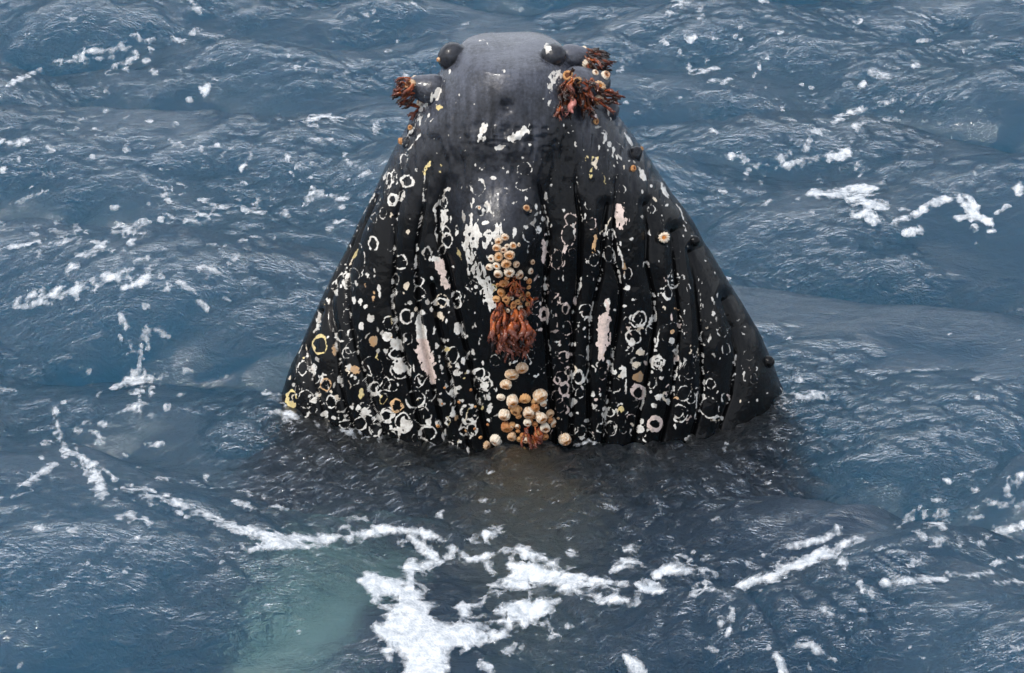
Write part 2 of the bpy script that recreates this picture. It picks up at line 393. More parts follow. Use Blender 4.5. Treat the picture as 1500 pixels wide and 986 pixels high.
def ring(x, y, rx, ry, w, col='w', ang=0.0, broken=.42):
    ca, sa = math.cos(ang), math.sin(ang); mr = min(rx, ry)
    a0 = random.uniform(0, 6.28); kk = random.choice((1, 2))
    def fn(s_):
        dx, dy = WX[s_] - x, WY[s_] - y; u, v = dx * ca + dy * sa, -dx * sa + dy * ca
        q = np.hypot(u / rx, v / ry); th = np.arctan2(v, u)
        ww = w * random.uniform(.6, 1.25) * (1 + broken * (.7 * np.cos(kk * th + a0) + 1.2 * brk[s_]))
        rr = mr + (max(rx, ry) - mr) * np.abs(np.sin(th) if ry > rx else np.cos(th)) ** 2
        return np.maximum(ww, -3) / 2 - np.abs(q - 1) * rr + .25 * vfine[s_]
    put(x, y, max(rx, ry) + w + 4, fn, col)
def blob(x, y, rx, ry, col='w', ang=0.0, rag=.9):
    ca, sa = math.cos(ang), math.sin(ang); mr = min(rx, ry)
    def fn(s_):
        dx, dy = WX[s_] - x, WY[s_] - y; u, v = dx * ca + dy * sa, -dx * sa + dy * ca
        return (1 - np.hypot(u / rx, v / ry)) * mr + rag * ragged[s_] + .5 * vfine[s_]
    put(x, y, max(rx, ry) + 5, fn, col)
def line(pts, w=1.6, col='w', broken=2.2, rag=.6):
    xs = [p[0] for p in pts]; ys = [p[1] for p in pts]
    cx, cy = (min(xs) + max(xs)) / 2, (min(ys) + max(ys)) / 2; rad = max(max(xs) - min(xs), max(ys) - min(ys)) / 2 + 8 + max([p[2] for p in pts if len(p) > 2] or [0])
    P3 = [(p[0], p[1], (p[2] if len(p) > 2 else w / 2)) for p in pts]
    def fn(s_):
        d, v = poly_dist(WX[s_], WY[s_], P3); return v - d + broken * brk[s_] * .6 + rag * ragged[s_]
    put(cx, cy, rad, fn, col)
def tile(ox, oy, sc, rings=(), blobs=(), lines=(), patches=()):
    for t in rings:
        x, y, rx, ry, w = t[:5]; ring(ox + x * sc, oy + y * sc, rx * sc, ry * sc, w * sc * 1.1, *(t[5:]))
    for t in blobs:
        x, y, rx, ry = t[:4]; blob(ox + x * sc, oy + y * sc, max(rx * sc, .9), max(ry * sc, .9), *(t[4:]))
    for t in lines:
        w, pts = t[0], t[1]; line([(ox + x * sc, oy + y * sc) for x, y in pts], w * sc, *(t[2:]))
    for col, rag, pts in patches:
        line([(ox + x * sc, oy + y * sc, r * sc) for x, y, r in pts], 1, col, .9, rag * 1.7)
K = 200 / 896
tile(400, 440, K,
 rings=[(310, 295, 45, 58, 18, 'y', 0, .2), (490, 30, 25, 30, 10), (485, 105, 27, 46, 10, 'w', 0, .3), (512, 222, 25, 32, 11), (482, 345, 30, 36, 10, 'w', 0, .3), (515, 315, 38, 42, 9),
  (195, 340, 22, 55, 10), (135, 450, 22, 65, 8), (195, 440, 28, 50, 9), (345, 550, 32, 36, 12, 'o', 0, .2), (278, 515, 25, 35, 10), (120, 645, 28, 55, 20, 'y'), (215, 650, 48, 60, 8),
  (262, 722, 25, 25, 7), (380, 665, 32, 40, 12), (445, 695, 32, 40, 12), (655, 430, 65, 70, 9), (670, 580, 35, 38, 11), (475, 810, 32, 30, 12), (570, 810, 38, 45, 11), (670, 850, 40, 40, 9),
  (740, 760, 40, 40, 14), (810, 690, 32, 38, 12, 'o'), (725, 540, 40, 50, 8), (700, 670, 65, 55, 6), (780, 350, 40, 40, 8), (870, 105, 35, 45, 12), (570, 235, 16, 30, 8), (760, 150, 35, 40, 7),
  (645, 255, 38, 40, 9), (530, 530, 35, 28, 8), (160, 590, 14, 35, 6), (600, 720, 38, 48, 7), (850, 790, 45, 55, 10)],
 blobs=[(640, 120, 24, 27), (300, 110, 14, 45), (280, 190, 16, 42, 'w', .5), (575, 170, 20, 25), (400, 340, 13, 45, 'o'), (535, 455, 40, 30, 'o', .3), (495, 445, 16, 22), (660, 265, 28, 36, 'o'), (690, 325, 25, 18),
  (290, 390, 22, 16), (270, 450, 18, 35), (430, 520, 14, 25), (400, 550, 12, 22), (425, 635, 25, 22, 'c'), (575, 610, 18, 34, 'y'), (340, 740, 25, 20), (400, 775, 30, 12), (600, 730, 26, 34), (750, 240, 36, 36),
  (820, 290, 32, 45), (720, 210, 16, 20), (855, 800, 22, 40), (760, 800, 24, 16), (830, 850, 40, 14), (610, 40, 12, 16), (575, 10, 18, 18), (530, 8, 12, 15), (200, 535, 8, 8), (415, 250, 10, 25), (830, 440, 44, 46),
  (240, 630, 18, 14), (270, 655, 18, 18), (325, 480, 5, 6), (440, 385, 10, 10), (120, 690, 30, 30, 'y'), (90, 720, 18, 22, 'c'), (130, 550, 12, 24), (200, 770, 20, 12), (520, 700, 30, 14)],
 lines=[(6, [(365, 0), (375, 120), (400, 200), (430, 380), (450, 560), (480, 700), (540, 870)]), (13, [(785, 0), (800, 120), (825, 260), (850, 330)], 'w', .6),
  (14, [(590, 460), (640, 640), (700, 800), (745, 890)], 'w', .5), (9, [(215, 330), (240, 430), (290, 620), (330, 720)]), (6, [(555, 250), (560, 380)]), (8, [(620, 430), (660, 520), (700, 640)])])
tile(560, 440, K,
 rings=[(160, 105, 40, 45, 13, 'w', 0, .3), (170, 250, 26, 40, 12), (320, 620, 36, 38, 14, 'w', 0, .2), (465, 360, 35, 55, 12), (640, 480, 34, 34, 15), (635, 545, 36, 38, 14), (690, 545, 32, 42, 13), (570, 750, 60, 62, 14),
  (740, 395, 32, 35, 6), (440, 905, 38, 28, 8), (265, 515, 18, 18, 8, 'w', 0, .2), (215, 650, 60, 55, 10), (260, 760, 55, 60, 13), (300, 870, 50, 45, 12), (100, 690, 38, 40, 13, 'o'), (120, 450, 65, 62, 12), (390, 20, 45, 32, 14),
  (495, 15, 25, 35, 12), (250, 680, 35, 40, 8), (30, 745, 45, 45, 15), (100, 350, 45, 35, 10), (60, 560, 50, 40, 8), (140, 800, 50, 60, 12), (240, 530, 30, 40, 8), (645, 640, 28, 42, 9), (590, 850, 35, 40, 10), (20, 560, 30, 60, 10)],
 blobs=[(495, 195, 26, 52), (385, 105, 20, 36, 'c', -.4), (525, 200, 13, 45), (645, 260, 9, 45), (340, 190, 10, 35), (595, 180, 9, 11), (560, 240, 10, 12), (360, 305, 15, 18), (385, 440, 13, 20), (375, 375, 9, 9), (378, 405, 10, 10), (400, 480, 9, 9), (385, 505, 8, 8),
  (415, 565, 14, 20), (395, 690, 18, 14), (535, 390, 17, 32), (595, 340, 12, 18), (605, 385, 10, 7), (430, 320, 18, 18, 'y'), (700, 715, 16, 40, 'w', .3), (660, 410, 10, 16), (695, 790, 12, 18), (360, 800, 10, 30, 'w', -.3), (490, 480, 35, 18), (500, 430, 14, 35),
  (480, 600, 12, 40), (465, 735, 18, 55, 'w'), (480, 770, 14, 25, 'o'), (670, 560, 26, 34), (690, 640, 16, 25), (580, 790, 30, 18), (120, 450, 40, 36), (90, 280, 34, 40), (60, 240, 12, 14, 'o'), (150, 820, 34, 40), (300, 800, 24, 26), (100, 725, 45, 10, 'o'), (265, 80, 25, 18), (325, 60, 12, 20), (170, 15, 20, 8),
  (625, 840, 10, 20), (520, 660, 18, 12), (590, 700, 24, 10, 'w', -.7), (430, 265, 9, 12), (405, 270, 10, 14), (600, 90, 8, 28), (440, 75, 16, 8, 'w', -.6), (30, 230, 30, 16), (20, 330, 22, 18), (410, 865, 7, 10), (610, 760, 16, 10)],
 lines=[(8, [(390, 250), (420, 380), (455, 520), (480, 660), (500, 780), (570, 910)], 'w', 1.2), (5, [(480, 20), (510, 130), (530, 250)]), (5, [(600, 520), (640, 680)]), (12, [(60, 0), (90, 120), (120, 250)], 'w', .8), (7, [(190, 400), (250, 560)]), (6, [(520, 640), (545, 720)])],
 patches=[('w', 1.3, [(240, 130, 26), (250, 180, 30), (262, 240, 38)]), ('p', 1.5, [(262, 255, 34), (270, 330, 58), (295, 430, 46), (320, 510, 26), (335, 545, 12)]), ('c', 1.0, [(255, 260, 18), (240, 290, 14)])])
tile(480, 230, K,
 rings=[(505, 15, 25, 30, 12), (440, 130, 20, 45, 10), (405, 155, 18, 50, 9), (455, 185, 14, 20, 7), (390, 210, 12, 40, 6), (425, 283, 25, 35, 19, 'w', 0, .15), (328, 280, 17, 42, 8, 'w', .15, .25), (360, 368, 25, 38, 8, 'w', 0, .25), (305, 400, 16, 38, 6), (175, 485, 18, 42, 7, 'w', .35, .25),
  (300, 565, 28, 44, 24, 'w', 0, .25), (205, 600, 18, 38, 8), (100, 730, 16, 42, 6), (60, 720, 10, 38, 5, 'w', .3), (45, 845, 17, 32, 7, 'w', .2, .2), (520, 160, 32, 38, 18), (485, 690, 38, 45, 14), (515, 725, 48, 50, 4, 'w', 0, .3), (775, 485, 22, 33, 12, 'w', 0, .2), (783, 548, 30, 46, 17, 'w', 0, .2),
  (765, 295, 22, 30, 8), (595, 815, 30, 35, 14), (600, 895, 40, 45, 12), (655, 635, 32, 40, 10), (755, 610, 18, 32, 8), (750, 940, 38, 40, 18, 'c', 0, .2), (845, 940, 28, 55, 12), (450, 800, 18, 32, 10), (120, 950, 20, 45, 10), (170, 780, 40, 55, 7), (150, 870, 14, 24, 5), (410, 600, 22, 22, 4)],
 blobs=[(490, 260, 11, 40, 'w', .5), (265, 470, 8, 16), (530, 492, 18, 18, 'c', .5), (515, 845, 20, 26, 'c'), (785, 215, 22, 16), (765, 255, 10, 35), (765, 380, 26, 60), (750, 450, 16, 40), (335, 880, 13, 50), (315, 765, 11, 30), (220, 950, 18, 25), (170, 940, 14, 34), (105, 840, 11, 30), (190, 840, 11, 25),
  (860, 620, 8, 40, 'y', -.4), (675, 45, 12, 26, 'y', .6), (640, 95, 10, 18, 'y'), (738, 75, 7, 24, 'y'), (575, 90, 12, 14), (845, 490, 13, 25), (680, 795, 15, 10), (820, 725, 9, 9), (705, 350, 8, 25), (250, 840, 7, 20, 'o'), (300, 910, 8, 25, 'o'), (180, 640, 9, 40, 'y', .5), (155, 690, 8, 26, 'c', .4), (530, 960, 22, 9), (460, 400, 9, 40, 'w', .2), (417, 380, 6, 20, 'c'),
  (445, 890, 10, 35), (420, 940, 9, 40), (240, 370, 5, 20), (710, 185, 8, 6), (150, 580, 4, 20), (655, 950, 20, 20), (60, 890, 12, 25), (890, 385, 6, 25), (810, 400, 5, 22)],
 lines=[(7, [(640, 80), (630, 280), (600, 460), (580, 600), (580, 780)]), (8, [(740, 250), (710, 350), (710, 500), (735, 620)]), (4, [(430, 400), (430, 600), (435, 700)]), (14, [(430, 800), (424, 900), (426, 980)], 'w', .8), (7, [(245, 620), (240, 700), (225, 780)], 'w', 1), (5, [(125, 760), (122, 890)]),
  (4, [(770, 700), (820, 880), (850, 980)]), (8, [(300, 250), (240, 370)]), (6, [(345, 170), (270, 310)]), (6, [(380, 110), (330, 220)]), (6, [(410, 60), (350, 180)]), (8, [(10, 980), (20, 900)]), (6, [(80, 900), (85, 800)])],
 patches=[('w', 1.0, [(685, 665, 18), (735, 690, 26)]), ('p', 1.2, [(735, 700, 36), (752, 780, 24), (775, 850, 28)])])
tile(620, 230, K,
 rings=[(360, 195, 48, 55, 7, 'w', 0, .9), (665, 75, 45, 42, 6, 'w', 0, .9), (655, 185, 48, 30, 8, 'w', 0, .9), (515, 310, 32, 35, 4, 'w', 0, .9), (370, 350, 26, 34, 10), (700, 500, 45, 60, 7, 'w', 0, .9), (810, 675, 25, 50, 6, 'p', .1, .3), (885, 675, 40, 65, 6, 'p', 0, .4), (320, 750, 30, 55, 8), (330, 850, 30, 40, 6),
  (270, 200, 16, 26, 4), (250, 930, 22, 35, 6), (800, 880, 24, 50, 5, 'p', .2), (750, 950, 30, 40, 6, 'p', .4)],
 blobs=[(455, 135, 30, 12), (385, 155, 26, 12, 'w', .4), (335, 50, 8, 12), (390, 75, 12, 7, 'w', -.5), (520, 72, 14, 7), (548, 100, 10, 7), (495, 240, 10, 8), (545, 205, 12, 8), (545, 240, 7, 8), (675, 270, 12, 18), (410, 435, 25, 20), (420, 330, 20, 45), (435, 360, 8, 35, 'w', -.8), (600, 500, 12, 32), (845, 190, 8, 9), (805, 265, 12, 25),
  (690, 590, 8, 25), (790, 610, 14, 80, 'p'), (40, 60, 14, 30, 'y', .6), (110, 80, 6, 25, 'y'), (235, 640, 8, 38, 'y', -.4), (320, 45, 5, 5), (485, 68, 6, 5), (350, 590, 16, 18), (265, 400, 14, 40), (215, 480, 10, 26), (720, 440, 14, 18), (680, 460, 16, 10), (760, 470, 12, 30), (740, 380, 8, 18), (785, 400, 8, 22), (740, 800, 8, 25, 'p', .5)],
 lines=[(8, [(790, 320), (815, 420), (825, 490)], 'w', 1), (5, [(300, 520), (290, 700), (330, 900)]), (6, [(280, 820), (295, 900)]), (5, [(350, 760), (400, 900), (440, 980)]), (4, [(415, 590), (420, 700)])],
 patches=[('w', 2.4, [(345, 450, 30), (350, 510, 40), (322, 600, 20), (325, 680, 14), (350, 750, 14), (395, 850, 26), (425, 920, 36), (455, 975, 32)]), ('w', 2.6, [(400, 585, 10), (450, 530, 34), (490, 480, 32), (505, 420, 12)]), ('w', 2.6, [(300, 470, 18), (290, 560, 22), (300, 680, 14)]), ('w', 2.6, [(380, 700, 10), (410, 790, 14), (455, 880, 18)]), ('w', 2.0, [(415, 300, 10), (405, 350, 18)]), ('w', 1.6, [(320, 280, 8), (315, 400, 12), (300, 520, 10)])])
tile(780, 230, K,
 rings=[(250, 410, 35, 38, 9, 'p'), (240, 510, 48, 70, 7, 'p'), (365, 310, 25, 38, 6), (385, 440, 30, 35, 9, 'p'), (265, 625, 22, 30, 9, 'p'), (400, 680, 32, 38, 10, 'w', 0, .3), (95, 675, 25, 48, 7, 'p', 0, .2), (160, 675, 38, 60, 5, 'p'), (500, 640, 32, 50, 11), (515, 515, 28, 38, 8), (625, 770, 25, 38, 7), (585, 215, 22, 35, 7),
  (790, 330, 30, 40, 7), (855, 420, 12, 35, 5), (885, 285, 22, 38, 6), (885, 890, 28, 45, 10), (690, 890, 80, 40, 3), (330, 70, 12, 40, 6), (575, 130, 22, 18, 6), (445, 80, 10, 30, 5), (60, 880, 40, 50, 4, 'p', .5), (100, 880, 20, 45, 4, 'p')],
 blobs=[(410, 560, 14, 70, 'o', .1), (75, 610, 17, 100, 'p'), (600, 740, 9, 38, 'o'), (265, 445, 12, 14), (345, 380, 10, 22), (215, 600, 13, 40, 'p'), (720, 110, 22, 62, 'w', -.45), (868, 225, 15, 60, 'w', -.5), (470, 150, 9, 40, 'y', -.2), (390, 100, 10, 44, 'y', .15), (410, 40, 22, 40, 'c'), (350, 10, 10, 16, 'y'), (280, 935, 12, 35, 'p'), (175, 940, 10, 40, 'p'),
  (490, 960, 26, 35), (220, 970, 20, 14, 'p'), (800, 280, 9, 34, 'c', -.7), (715, 390, 11, 14), (740, 440, 8, 45, 'w', -.5), (770, 490, 6, 22), (665, 930, 15, 8), (750, 835, 18, 10), (805, 700, 7, 7), (365, 780, 8, 7), (395, 800, 6, 10), (130, 188, 8, 9), (90, 265, 9, 25), (205, 350, 7, 10), (580, 570, 14, 22), (570, 620, 9, 30), (620, 860, 16, 18), (560, 890, 6, 14),
  (720, 230, 9, 14), (530, 60, 8, 14), (600, 70, 8, 20, 'c'), (640, 20, 18, 6), (690, 715, 9, 12), (20, 330, 8, 24), (20, 400, 12, 30), (50, 370, 14, 16), (130, 450, 7, 14), (170, 810, 8, 20), (205, 960, 16, 6, 'p'), (780, 190, 12, 16)],
 lines=[(7, [(295, 130), (300, 250), (325, 420), (325, 490)], 'w', 1.2), (11, [(525, 480), (530, 600), (540, 700)], 'w', .8), (7, [(555, 560), (580, 650), (600, 740), (615, 850)]), (9, [(445, 505), (490, 450), (515, 405)], 'c', .5), (9, [(70, 310), (100, 420), (110, 510)], 'w', .8), (9, [(345, 580), (352, 700)]), (6, [(800, 900), (800, 980)]), (5, [(455, 720), (460, 770)]), (6, [(545, 260), (550, 220)])],
 patches=[('p', 2.4, [(570, 320, 14), (580, 370, 34), (585, 410, 40), (575, 455, 18)])])
tile(770, 440, K,
 rings=[(395, 70, 38, 42, 9), (262, 55, 24, 28, 16, 'p', 0, .15), (120, 90, 26, 38, 20, 'p', .3, .15), (45, 185, 30, 50, 8, 'p', .5), (75, 50, 25, 45, 5, 'p', .4), (748, 122, 44, 44, 14, 'w', 0, .1), (705, 240, 48, 48, 11), (665, 310, 38, 38, 9), (265, 185, 38, 45, 9, 'p'), (255, 280, 32, 30, 7, 'p'), (250, 370, 35, 38, 9, 'p'), (345, 400, 50, 40, 4),
  (235, 510, 45, 45, 12, 'p'), (345, 505, 34, 40, 15), (250, 580, 30, 38, 13, 'p'), (352, 615, 28, 30, 10), (585, 555, 38, 48, 8), (740, 600, 38, 45, 16, 'p'), (855, 410, 36, 42, 9), (855, 410, 16, 20, 8), (480, 690, 45, 40, 5), (225, 690, 30, 45, 9, 'p'), (560, 840, 38, 45, 7), (850, 810, 40, 40, 24, 'p', 0, .2), (310, 850, 28, 40, 9), (360, 860, 35, 40, 9),
  (410, 890, 28, 28, 8), (630, 720, 42, 38, 9), (830, 545, 25, 35, 9), (115, 395, 35, 45, 3), (155, 620, 28, 40, 3), (720, 675, 18, 22, 8), (450, 820, 26, 50, 4), (500, 480, 26, 40, 5, 'p')],
 blobs=[(340, 190, 14, 18), (382, 188, 12, 12), (350, 145, 10, 9), (355, 165, 9, 9), (345, 120, 7, 7), (310, 590, 10, 24), (315, 660, 14, 12), (325, 285, 8, 15), (195, 210, 28, 13, 'p'), (195, 275, 25, 9), (195, 375, 25, 6, 'p'), (285, 360, 15, 35, 'p'), (265, 625, 28, 14, 'p'), (270, 715, 12, 48, 'p'), (345, 735, 10, 8), (305, 750, 16, 18), (750, 345, 30, 28, 'c'),
  (785, 410, 24, 14, 'p', .6), (735, 505, 40, 34, 'o'), (640, 480, 18, 45), (655, 560, 10, 55), (725, 420, 32, 16, 'c'), (440, 620, 14, 18), (490, 620, 15, 13), (540, 720, 12, 20), (605, 665, 14, 14), (400, 790, 22, 16), (370, 910, 15, 14), (595, 830, 12, 10), (765, 790, 16, 18), (825, 600, 8, 8), (840, 690, 18, 14), (875, 640, 18, 24), (690, 280, 22, 32), (750, 845, 30, 30),
  (625, 720, 20, 26, 'y'), (60, 530, 8, 8), (30, 480, 7, 8), (100, 450, 10, 6), (125, 480, 7, 7), (230, 295, 10, 7), (190, 430, 12, 8), (520, 470, 10, 14, 'p'), (570, 470, 7, 10), (585, 70, 10, 7), (430, 110, 8, 20), (785, 200, 6, 20), (825, 115, 8, 24), (845, 270, 9, 22), (215, 10, 8, 18, 'p'), (320, 10, 10, 8, 'p'), (310, 80, 7, 18), (180, 445, 8, 6), (280, 445, 18, 14, 'p'), (100, 190, 16, 20, 'p', .6)],
 lines=[(9, [(605, 180), (580, 320), (560, 460)], 'w', 1), (15, [(790, 560), (775, 640), (755, 710)], 'w', .4), (6, [(850, 0), (852, 130)]), (6, [(300, 450), (305, 700)]), (5, [(320, 60), (310, 300)]), (11, [(200, 90), (205, 180)], 'p'), (7, [(880, 190), (860, 330)], 'w', 1), (6, [(145, 370), (135, 450)]), (5, [(440, 680), (460, 720), (510, 715)]), (4, [(430, 200), (415, 330)])],
 patches=[('p', 1.9, [(530, 10, 22), (540, 50, 18)]), ('p', 1.9, [(528, 100, 26), (515, 160, 38), (508, 240, 42), (500, 330, 30), (488, 395, 14)]), ('o', 1.0, [(520, 280, 14), (505, 370, 10)])])
tile(950, 300, K,
 rings=[(140, 430, 30, 30, 4), (165, 490, 35, 60, 8), (140, 570, 40, 48, 8), (265, 550, 12, 26, 9), (373, 870, 28, 48, 12, 'w', 0, .15), (507, 945, 24, 38, 8, 'w', 0, .2), (655, 990, 35, 35, 6), (360, 765, 18, 15, 4), (15, 30, 25, 30, 8), (500, 800, 40, 20, 3), (150, 850, 60, 75, 4, 'w', 0, .9)],
 blobs=[(190, 475, 15, 11), (168, 675, 28, 11, 'o', .5), (145, 735, 10, 35, 'p'), (200, 795, 18, 22, 'p'), (155, 835, 16, 16, 'o'), (150, 890, 24, 24), (420, 705, 13, 26), (325, 490, 6, 18, 'w', -.3), (350, 520, 6, 14), (450, 600, 5, 18), (420, 620, 8, 14), (355, 670, 5, 22), (265, 660, 8, 15, 'w', -.5), (235, 700, 5, 15, 'w', -.3), (490, 700, 7, 18, 'w', -.5), (128, 280, 8, 22, 'w', -.3), (40, 600, 10, 25),
  (18, 745, 10, 25), (40, 890, 8, 25), (290, 385, 8, 6), (410, 775, 8, 7), (525, 790, 12, 6), (660, 900, 6, 6), (445, 745, 4, 14), (190, 355, 8, 8), (45, 385, 7, 7), (255, 275, 5, 8), (375, 370, 6, 14, 'w', -.5), (440, 450, 6, 16, 'w', -.6), (235, 205, 10, 10), (120, 5, 18, 9)],
 lines=[(11, [(180, 0), (215, 55), (245, 120)], 'w', .5), (7, [(95, 70), (100, 130)]), (7, [(205, 720), (230, 800), (245, 890)], 'w', .7), (6, [(45, 590), (40, 760)]), (7, [(60, 880), (45, 960)]), (6, [(225, 130), (245, 170)]), (6, [(400, 660), (420, 690)])])
tile(950, 440, K,
 rings=[(60, 410, 40, 45, 12), (60, 410, 20, 24, 10), (265, 455, 48, 65, 6), (250, 450, 18, 35, 8), (410, 550, 28, 35, 9), (400, 705, 62, 70, 9, 'w', 0, .35), (205, 745, 55, 58, 8), (105, 600, 30, 40, 6), (690, 515, 25, 35, 6), (230, 610, 45, 50, 6), (30, 545, 25, 35, 12), (300, 340, 12, 35, 8), (280, 640, 25, 40, 5), (200, 740, 30, 32, 8)],
 blobs=[(180, 375, 16, 28, 'p'), (170, 420, 6, 40), (205, 430, 7, 40), (630, 500, 12, 34), (425, 355, 11, 16), (85, 510, 20, 12), (180, 640, 18, 12, 'o'), (75, 630, 25, 20), (600, 690, 6, 32, 'c'), (660, 270, 7, 7), (450, 600, 8, 8), (490, 620, 8, 9), (555, 520, 8, 7), (570, 490, 7, 8), (210, 790, 10, 8), (180, 775, 13, 9), (235, 765, 10, 11), (775, 610, 12, 7), (750, 430, 5, 6), (800, 460, 4, 20, 'w', -.3),
  (315, 575, 10, 7), (262, 790, 12, 42, 'p', .6), (30, 690, 18, 14), (440, 785, 20, 7, 'c'), (290, 155, 5, 5), (410, 150, 7, 7), (450, 185, 7, 5), (525, 165, 10, 6), (535, 575, 6, 6), (580, 635, 7, 5), (660, 670, 5, 5), (20, 470, 12, 10), (130, 650, 9, 9), (470, 380, 5, 8)],
 lines=[(11, [(355, 350), (362, 480), (360, 620)], 'w', .9), (4, [(610, 430), (625, 460)]), (5, [(320, 370), (310, 430)]), (5, [(320, 600), (300, 780)])])
K2 = 170 / 931
tile(560, 40, K2,
 blobs=[(345, 460, 24, 18), (455, 260, 8, 25, 'c'), (540, 350, 13, 14), (525, 370, 10, 8), (460, 640, 20, 18, 'y'), (615, 535, 8, 6), (735, 620, 6, 5), (500, 430, 6, 8), (835, 135, 5, 20, 'w', -.4), (575, 430, 5, 5), (415, 890, 8, 6), (535, 870, 10, 6), (590, 605, 6, 5), (690, 700, 4, 4), (790, 105, 10, 8)],
 lines=[(9, [(290, 700), (230, 830), (150, 980)]), (8, [(330, 700), (280, 800)]), (7, [(380, 690), (320, 790)]), (7, [(260, 800), (190, 960)]), (7, [(310, 850), (210, 985)]), (5, [(440, 700), (380, 760)])],
 patches=[('w', 3.0, [(450, 510, 16), (420, 560, 30), (375, 600, 30), (340, 630, 14)]), ('w', 2.2, [(310, 660, 12), (290, 740, 16), (265, 800, 10)]), ('w', 1.4, [(825, 790, 20), (800, 845, 28), (780, 890, 16), (825, 890, 14)])])
K3 = 180 / 887
tile(780, 40, K3,
 blobs=[(105, 150, 26, 42), (120, 545, 13, 28, 'w', .3), (90, 515, 14, 7), (365, 560, 36, 22, 'p'), (435, 625, 18, 50, 'p', -.4), (545, 620, 9, 60, 'w', -.45), (320, 835, 12, 22), (705, 825, 14, 80, 'w', -.6), (390, 940, 12, 25, 'y'), (440, 950, 12, 30, 'y'), (470, 950, 7, 26, 'y'), (150, 580, 10, 6), (285, 715, 5, 12), (290, 750, 8, 10), (545, 590, 5, 20), (215, 875, 7, 6), (230, 710, 6, 12), (510, 940, 9, 7), (480, 870, 9, 24), (560, 850, 16, 24), (540, 890, 12, 12), (455, 795, 5, 5), (470, 720, 22, 10), (145, 640, 7, 8), (250, 760, 5, 5)],
 lines=[(8, [(580, 790), (630, 850)]), (9, [(600, 890), (650, 960)]), (7, [(640, 850), (690, 930)]), (9, [(560, 900), (620, 985)]), (7, [(700, 930), (730, 970)]), (6, [(540, 770), (520, 740)])],
 patches=[('w', 1.5, [(515, 770, 14), (520, 810, 18)]), ('w', 3.0, [(190, 335, 26), (150, 375, 24), (135, 420, 10)]), ('w', 1.0, [(590, 880, 12), (610, 940, 14)])])
K4 = 400 / 1461
tile(550, 30, K4, rings=[(155, 735, 20, 30, 7, 'w', .4), (115, 800, 16, 42, 7, 'w', .4), (85, 850, 14, 45, 7, 'w', .4), (170, 860, 30, 32, 12), (95, 950, 20, 28, 11), (140, 935, 14, 34, 7, 'w', .4), (15, 950, 14, 34, 6, 'w', .4), (60, 880, 12, 40, 5, 'w', .4)],
 blobs=[(665, 680, 34, 14), (690, 265, 10, 12), (650, 445, 5, 4), (830, 665, 14, 7), (790, 735, 12, 8), (625, 840, 22, 9), (570, 795, 12, 7)],
 patches=[('w', 1.5, [(800, 585, 22), (770, 610, 24), (720, 630, 16)])])
# smaller scars between them
dens = lambda x, y: smooth(330, 620, y) * (.25 + .75 * smooth(1110, 900, x)) * (1 - .8 * np.exp(-((x - 765) / 45) ** 2))
k = 0
while k < 470:
    x, y = random.uniform(405, 1150), random.uniform(250, 760)
    if random.random() > max(.03, float(dens(x, min(y, 640)))): continue
    k += 1; u = random.random(); c = random.choice('wwwwwcp') if x > 800 else random.choice('wwwwwwcy')
    f = .65 if x < 480 or x > 1070 else 1
    if u < .16: r = random.uniform(3.5, 8); ring(x, y, r * f, r * 1.15, random.uniform(1.0, 2.2), c, 0, .9)
    elif u < .60: blob(x, y, random.uniform(1.2, 3.4) * f, random.uniform(1.4, 5.0), c, random.uniform(-.8, .8), 1.3)
    elif u < .85: l = random.uniform(3, 7); line([(x, y), (x + random.uniform(-l, l), y + random.uniform(0, l)), (x + random.uniform(-l, l), y + l * 1.5), (x + random.uniform(-l, l), y + l * 2.2)], random.uniform(1.4, 3.2), c, 1.2)
    else: l = random.uniform(6, 18); line([(x, y), (x + random.uniform(-2, 2), y + l)], random.uniform(1, 2), c)
for k in range(420):
    x, y = random.uniform(420, 1140), random.uniform(180, 700)
    blob(x, y, random.uniform(.5, 1.1), random.uniform(.5, 1.3), 'w', 0, .5)
line([(765, 696, 36), (768, 730, 72), (776, 780, 100), (790, 850, 96)], 1, 'b', 2.0, 5.0)      # growth on the belly ridge below the surface
for g in GROOVES:                                   # scuffed groove edges
    gg = [(p[0] + random.choice((-2.5, 2.5)), p[1]) for p in g if p[1] < 660]
    for p, q in zip(gg[1:-1], gg[2:]):
        if random.random() < .55: line([p, q], random.uniform(.6, 1.6), 'w', 3.4)
field -= 2.6 * smooth(.10, .30, fbm(GXX / 5, GYY / 6, 77, 4)) + 1.2 * smooth(.05, .25, fbm(GXX / 2.2, GYY / 3, 79, 3))      # flaked spots inside the scars
alpha = np.clip(field / 8 + .5, 0, 1)
marks = np.concatenate([mcol, alpha[..., None]], -1)
MK = samp(marks)
facing = smooth(.02, .10, -(NRM * ((B - CAM) / np.linalg.norm(B - CAM, axis=-1, keepdims=True))).sum(-1))
MK[..., 3] = MK[..., 3] * facing
# sky sheen painted as paler grey round the jaw tip and on the snout
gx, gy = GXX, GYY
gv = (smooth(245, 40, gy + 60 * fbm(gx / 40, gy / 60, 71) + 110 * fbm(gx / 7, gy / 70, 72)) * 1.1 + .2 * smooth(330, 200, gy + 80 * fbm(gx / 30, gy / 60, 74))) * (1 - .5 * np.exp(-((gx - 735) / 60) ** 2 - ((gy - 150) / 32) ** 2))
gv *= 1 - .75 * smooth(.0, .5, np.exp(-((gx - 822) / 26) ** 2 - ((gy - 240) / 60) ** 2))  # grey held back to paint the shade below the right barnacle bunch
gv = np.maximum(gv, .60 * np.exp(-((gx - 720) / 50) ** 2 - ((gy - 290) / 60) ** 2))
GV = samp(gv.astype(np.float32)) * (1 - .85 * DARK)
GV = np.where(B[..., 1] > .05, np.maximum(GV, .35 * smooth(.6, 1.8, B[..., 2])), GV)
